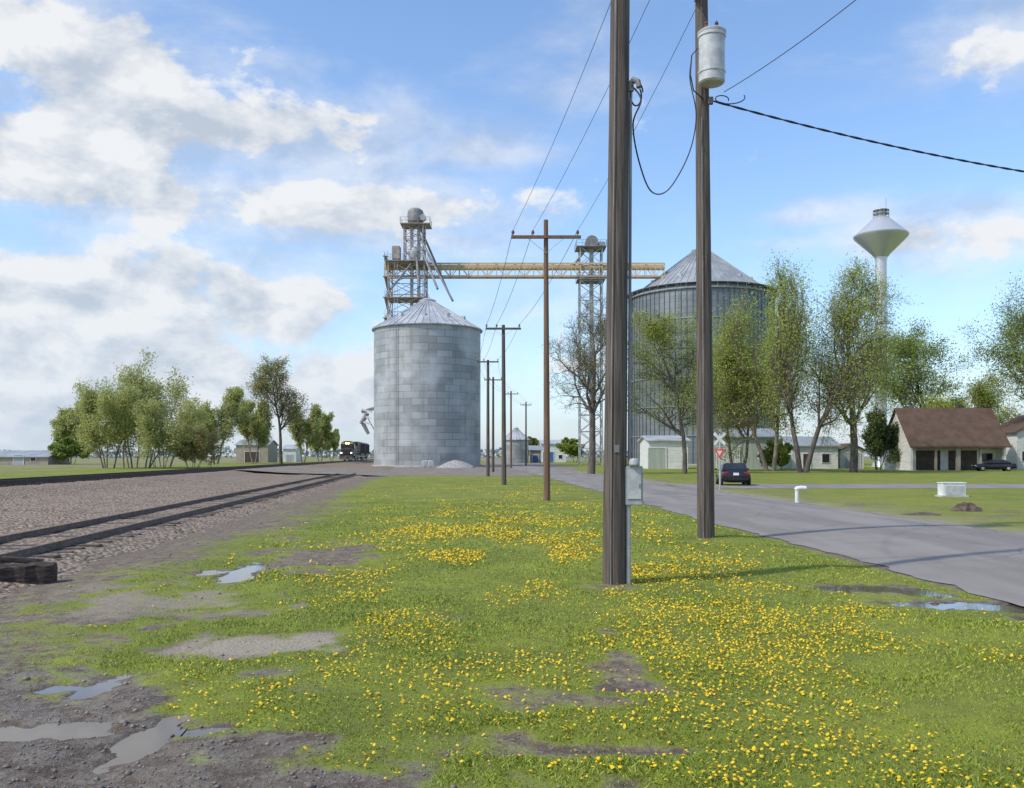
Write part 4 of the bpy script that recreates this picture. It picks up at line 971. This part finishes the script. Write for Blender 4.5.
# distant woods
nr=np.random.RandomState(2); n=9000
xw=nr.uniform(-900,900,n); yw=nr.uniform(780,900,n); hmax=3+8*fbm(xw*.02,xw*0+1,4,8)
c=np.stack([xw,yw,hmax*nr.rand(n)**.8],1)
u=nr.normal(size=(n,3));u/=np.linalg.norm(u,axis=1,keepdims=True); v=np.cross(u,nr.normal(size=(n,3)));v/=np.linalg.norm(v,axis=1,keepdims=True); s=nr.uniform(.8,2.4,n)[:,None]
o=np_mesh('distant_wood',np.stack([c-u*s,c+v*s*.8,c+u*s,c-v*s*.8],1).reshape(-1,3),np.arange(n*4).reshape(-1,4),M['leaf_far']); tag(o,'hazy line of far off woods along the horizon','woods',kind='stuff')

# ---------------------------------------------------------------- grass, dandelions, stones
nr=np.random.RandomState(5)
N=380000; dd=np.exp(nr.uniform(np.log(3.6),np.log(34),N)); an=nr.uniform(-.66,.66,N); gx=dd*np.tan(an); gy=dd
gm,wt,pl,fd=masks(gx,gy); s=gx+KT*gy; t_=gx+KR*gy
nfine=fbm(gx*5,gy*5,3,90)-.5
ok=(nr.rand(N)<np.clip(gm+nfine*.9,0,1)**1.4)&(t_<6.8)&(s>-6.2)&(gm>.05)
gx,gy,dd=gx[ok],gy[ok],dd[ok]; gm=gm[ok]; n=len(gx)
cl=fbm(gx*1.3,gy*1.3,4,77); h=(.008+.036*cl**1.3)*nr.uniform(.5,1.3,n)*np.clip(gm*1.1,.4,1)
w=.0030*np.maximum(1,dd/6)*nr.uniform(.7,1.4,n)
a=nr.uniform(0,6.28,n); ln=nr.uniform(.3,1.3,n)*h; la=nr.uniform(0,6.28,n); gz_=gz(gx,gy)-.004
ca,sa=np.cos(a)*w,np.sin(a)*w
mx_,my_=gx+np.cos(la)*ln*.35,gy+np.sin(la)*ln*.35
V=np.stack([np.stack([gx-ca,gy-sa,gz_],1),np.stack([gx+ca,gy+sa,gz_],1),np.stack([mx_+ca*.75,my_+sa*.75,gz_+h*.6],1),np.stack([gx+np.cos(la)*ln,gy+np.sin(la)*ln,gz_+h],1)],1).reshape(-1,3)
o=np_mesh('grass',V,np.arange(n*4).reshape(-1,4),M['grassblade']); tag(o,'short green spring grass blades covering the lawn','grass',kind='stuff')
# dandelions
N=340000; dd=np.exp(nr.uniform(np.log(4.6),np.log(85),N)); an=nr.uniform(-.62,.62,N); fx=dd*np.tan(an); fy=dd
gm,_,_,_=masks(fx,fy); t_=fx+KR*fy; s=fx+KT*fy
cl=sst(fbm(fx*.9,fy*.45,4,101),.41,.66)
reg=.05+.75*np.exp(-((fx-3.2)/2.4)**2-((fy-8.6)/2.3)**2)+1.1*np.exp(-((fx-.8)/2.8)**2-((fy-14)/3)**2)+.55*np.exp(-((fx+1.4)/1.3)**2-((fy-10.5)/3)**2)+.7*np.exp(-((fx+1.2)/3.2)**2-((fy-22)/7)**2)+.6*np.exp(-((fx-1)/6)**2-((fy-38)/20)**2)
ok=(nr.rand(N)<gm**2*cl*reg*.55)&(t_<6.3)&(s>-3.6)
fx,fy,dd=fx[ok],fy[ok],dd[ok]; od=np.argsort(dd); fx,fy,dd=fx[od],fy[od],dd[od]; n=len(fx)
fz=gz(fx,fy)+nr.uniform(.012,.034,n); fr=nr.uniform(.0065,.0128,n)*np.clip(dd/9.5,1,2.0)
mb=MB(); rng=random.Random(8); K=14; vs=[]
for j,(rr,z_) in enumerate(((.006,.0),(.020,.004),(.013,.008))):
    for k in range(K):
        a=2*math.pi*k/K; e=1.15 if (k%2 and j==1) else .9; vs.append((math.cos(a)*rr*e,math.sin(a)*rr*e,z_))
vs.append((0,0,.008)); mb.add(vs,[(j*K+k,j*K+(k+1)%K,(j+1)*K+(k+1)%K,(j+1)*K+k) for j in range(2) for k in range(K)]+[(2*K+k,2*K+(k+1)%K,3*K) for k in range(K)])
mb.cur=1; mb.tube((0,0,-.04),(0,0,.001),.0022,.002,5)
fl=mb.build('dandelion',[M['dand'],M['stem']])
ni=min(300,n)
for i in range(ni):
    o=fl if i==0 else fl.copy()
    if i: C.objects.link(o)
    k_=fr[i]/.02; o.location=(fx[i],fy[i],fz[i]); o.scale=(k_,k_,1); o.rotation_euler=(rng.uniform(-.5,.5),rng.uniform(-.5,.5),rng.uniform(0,6))
    tag(o,'small yellow dandelion flower in the foreground grass','dandelion','yellow dandelions in the near grass')
fx,fy,fz,fr=fx[ni:],fy[ni:],fz[ni:],fr[ni:]; n=len(fx)
K=6; tl=nr.normal(0,.4,(n,2)); V=[]
for k in range(K):
    a=2*math.pi*k/K; ox,oy=np.cos(a)*fr,np.sin(a)*fr; V.append(np.stack([fx+ox,fy+oy,fz+ox*tl[:,0]+oy*tl[:,1]],1))
V.append(np.stack([fx,fy,fz+fr*.5],1)); V=np.stack(V,1).reshape(-1,3)
base=(np.arange(n)*7)[:,None]; Fc=np.concatenate([np.concatenate([base+k,base+(k+1)%K,base+6],1) for k in range(K)],0)
o=np_mesh('dandelion_carpet',V,Fc,M['dand']); tag(o,'carpet of more distant yellow dandelions dotting the lawn','dandelions',kind='stuff')
# loose stones on bare ground
N=45000; dd=np.exp(nr.uniform(np.log(4.0),np.log(24),N)); an=nr.uniform(-.66,.66,N); sx=dd*np.tan(an); sy=dd
gm,wt,_,_=masks(sx,sy); t_=sx+KR*sy; s=sx+KT*sy
inp=np.zeros(N,bool)
for q in PUD: inp|=prad(sx,sy,q)<1.3
ok=(nr.rand(N)<(1-gm)**2*(.25+.6*wt))&(t_<6.4)&(s>-6.2)&~inp
sx,sy,dd=sx[ok],sy[ok],dd[ok]; n=len(sx); r=np.exp(nr.normal(np.log(.007),.5,n))*np.clip(dd/9,1,1.6)
oct_=np.array([(1,0,0),(0,1,0),(-1,0,0),(0,-1,0),(0,0,.7),(0,0,-.7)],float)
V=oct_[None]*r[:,None,None]*nr.uniform(.6,1.3,(n,6,1))
a=nr.uniform(0,6.28,n); ca,sa=np.cos(a)[:,None],np.sin(a)[:,None]
V=np.stack([V[...,0]*ca-V[...,1]*sa+sx[:,None],V[...,0]*sa+V[...,1]*ca+sy[:,None],V[...,2]+(gz(sx,sy)+r*.2)[:,None]],-1).reshape(-1,3)
fo=np.array([(0,1,4),(1,2,4),(2,3,4),(3,0,4),(1,0,5),(2,1,5),(3,2,5),(0,3,5)]); Fc=(np.arange(n)*6)[:,None,None]+fo[None]
o=np_mesh('loose_gravel',V,Fc.reshape(-1,3),M['stone']); tag(o,'loose wet gravel scattered over the bare muddy ground','gravel',kind='stuff')

# ---------------------------------------------------------------- sky and sun
SUN=Vector((-.80,-.42,0)).normalized(); EL=R(48)
S=Vector((SUN.x*math.cos(EL),SUN.y*math.cos(EL),math.sin(EL)))
ld=bpy.data.lights.new('sun','SUN'); ld.energy=3.2; ld.angle=R(1.2); ld.color=(1,.92,.79)
lo=bpy.data.objects.new('sun',ld); C.objects.link(lo); lo.rotation_euler=S.to_track_quat('Z','Y').to_euler(); lo.location=(-30,-20,50)
w=bpy.data.worlds.new('World'); SC.world=w; w.use_nodes=True; nt=w.node_tree
for n_ in list(nt.nodes): nt.nodes.remove(n_)
out=nt.nodes.new('ShaderNodeOutputWorld')
sky=nt.nodes.new('ShaderNodeTexSky'); sky.sky_type='NISHITA'; sky.sun_disc=False; sky.sun_elevation=EL; sky.sun_rotation=math.atan2(SUN.x,SUN.y)%(2*math.pi)
sky.air_density=1.0; sky.dust_density=.9; sky.ozone_density=1.6
bg=nt.nodes.new('ShaderNodeBackground'); bg.inputs[1].default_value=.15
tc=nt.nodes.new('ShaderNodeTexCoord').outputs['Generated']
sp=nt.nodes.new('ShaderNodeSeparateXYZ'); nt.links.new(tc,sp.inputs[0]); dx_,dy_,dz_=sp.outputs
skc=mixc(nt,1.0,sky.outputs[0],(1.32,1.46,1.60),'MULTIPLY')
nt.links.new(skc,bg.inputs[0])
BL=[(50,40,160,42,1.0),(180,125,200,36,1.0),(50,140,150,42,.95),(345,208,170,26,1.0),(150,195,190,32,.95),(70,300,170,66,1.1),(275,308,80,46,1.1),(170,390,300,64,1.0),(475,152,60,15,.75),(365,120,40,9,.65),(815,213,50,12,.7),(965,232,110,26,.9),(1000,40,60,45,.65),(600,95,80,22,.3),(430,238,100,16,.65),(560,425,700,34,.4),(780,245,50,8,.5)]
bias=None
for px,py,rx,ry,wt in BL:
    v=Vector(((px-512)/F,1,(HY-py)/F)); L_=v.length
    q=mth(nt,'ADD',mth(nt,'POWER',mth(nt,'ABSOLUTE',mth(nt,'MULTIPLY',mth(nt,'SUBTRACT',dx_,v.x/L_),F*L_/rx)),2),mth(nt,'POWER',mth(nt,'ABSOLUTE',mth(nt,'MULTIPLY',mth(nt,'SUBTRACT',dz_,v.z/L_),F*L_/ry)),2))
    e=mth(nt,'MULTIPLY',mth(nt,'EXPONENT',mth(nt,'MULTIPLY',q,-.8)),wt)
    bias=e if bias is None else mth(nt,'MAXIMUM',bias,e)
nv=vmth(nt,'MULTIPLY',tc,(1,1,1.7))
n1=noise(nt,nv,9.0,9,.58,.15)
n2=noise(nt,vmth(nt,'ADD',nv,(-.018,0,.035)),9.0,6,.58,.15)
n4=noise(nt,vmth(nt,'MULTIPLY',tc,(1,1,2.5)),3.5,7,.62,.2)
den=mth(nt,'SUBTRACT',mth(nt,'ADD',n1,mth(nt,'MULTIPLY',bias,.42)),.67)
cov=mrange(nt,den,-.02,.13)
thin=mth(nt,'MULTIPLY',mrange(nt,mth(nt,'ADD',n4,mth(nt,'MULTIPLY',bias,.34)),.48,.84),.65)
cov=mth(nt,'MAXIMUM',cov,thin)
lit=mth(nt,'ADD',.66,mth(nt,'MULTIPLY',mth(nt,'SUBTRACT',n1,n2),4.4),clamp=True)
ccol=mixc(nt,lit,(.56,.63,.73),(.95,.96,.97))
bg2=nt.nodes.new('ShaderNodeBackground'); nt.links.new(ccol,bg2.inputs[0]); bg2.inputs[1].default_value=.95
ms=nt.nodes.new('ShaderNodeMixShader'); nt.links.new(mth(nt,'MULTIPLY',cov,.95),ms.inputs[0]); nt.links.new(bg.outputs[0],ms.inputs[1]); nt.links.new(bg2.outputs[0],ms.inputs[2])
hz=nt.nodes.new('ShaderNodeBackground'); hz.inputs[0].default_value=(.56,.67,.83,1)
mh=nt.nodes.new('ShaderNodeMixShader'); nt.links.new(mth(nt,'MULTIPLY',mth(nt,'EXPONENT',mth(nt,'MULTIPLY',mth(nt,'MAXIMUM',dz_,0),-12)),.65),mh.inputs[0])
nt.links.new(ms.outputs[0],mh.inputs[1]); nt.links.new(hz.outputs[0],mh.inputs[2]); nt.links.new(mh.outputs[0],out.inputs[0])
SC.view_settings.view_transform='Standard'; SC.view_settings.look='None'; SC.view_settings.exposure=0

# ---------------------------------------------------------------- camera
cd=bpy.data.cameras.new('camera'); cd.sensor_width=36; cd.lens=F/1024*36; cd.shift_y=(HY-394)/1024; cd.clip_end=8000
co=bpy.data.objects.new('camera',cd); C.objects.link(co); co.location=(0,0,HC); co.rotation_euler=(R(90),0,0); SC.camera=co
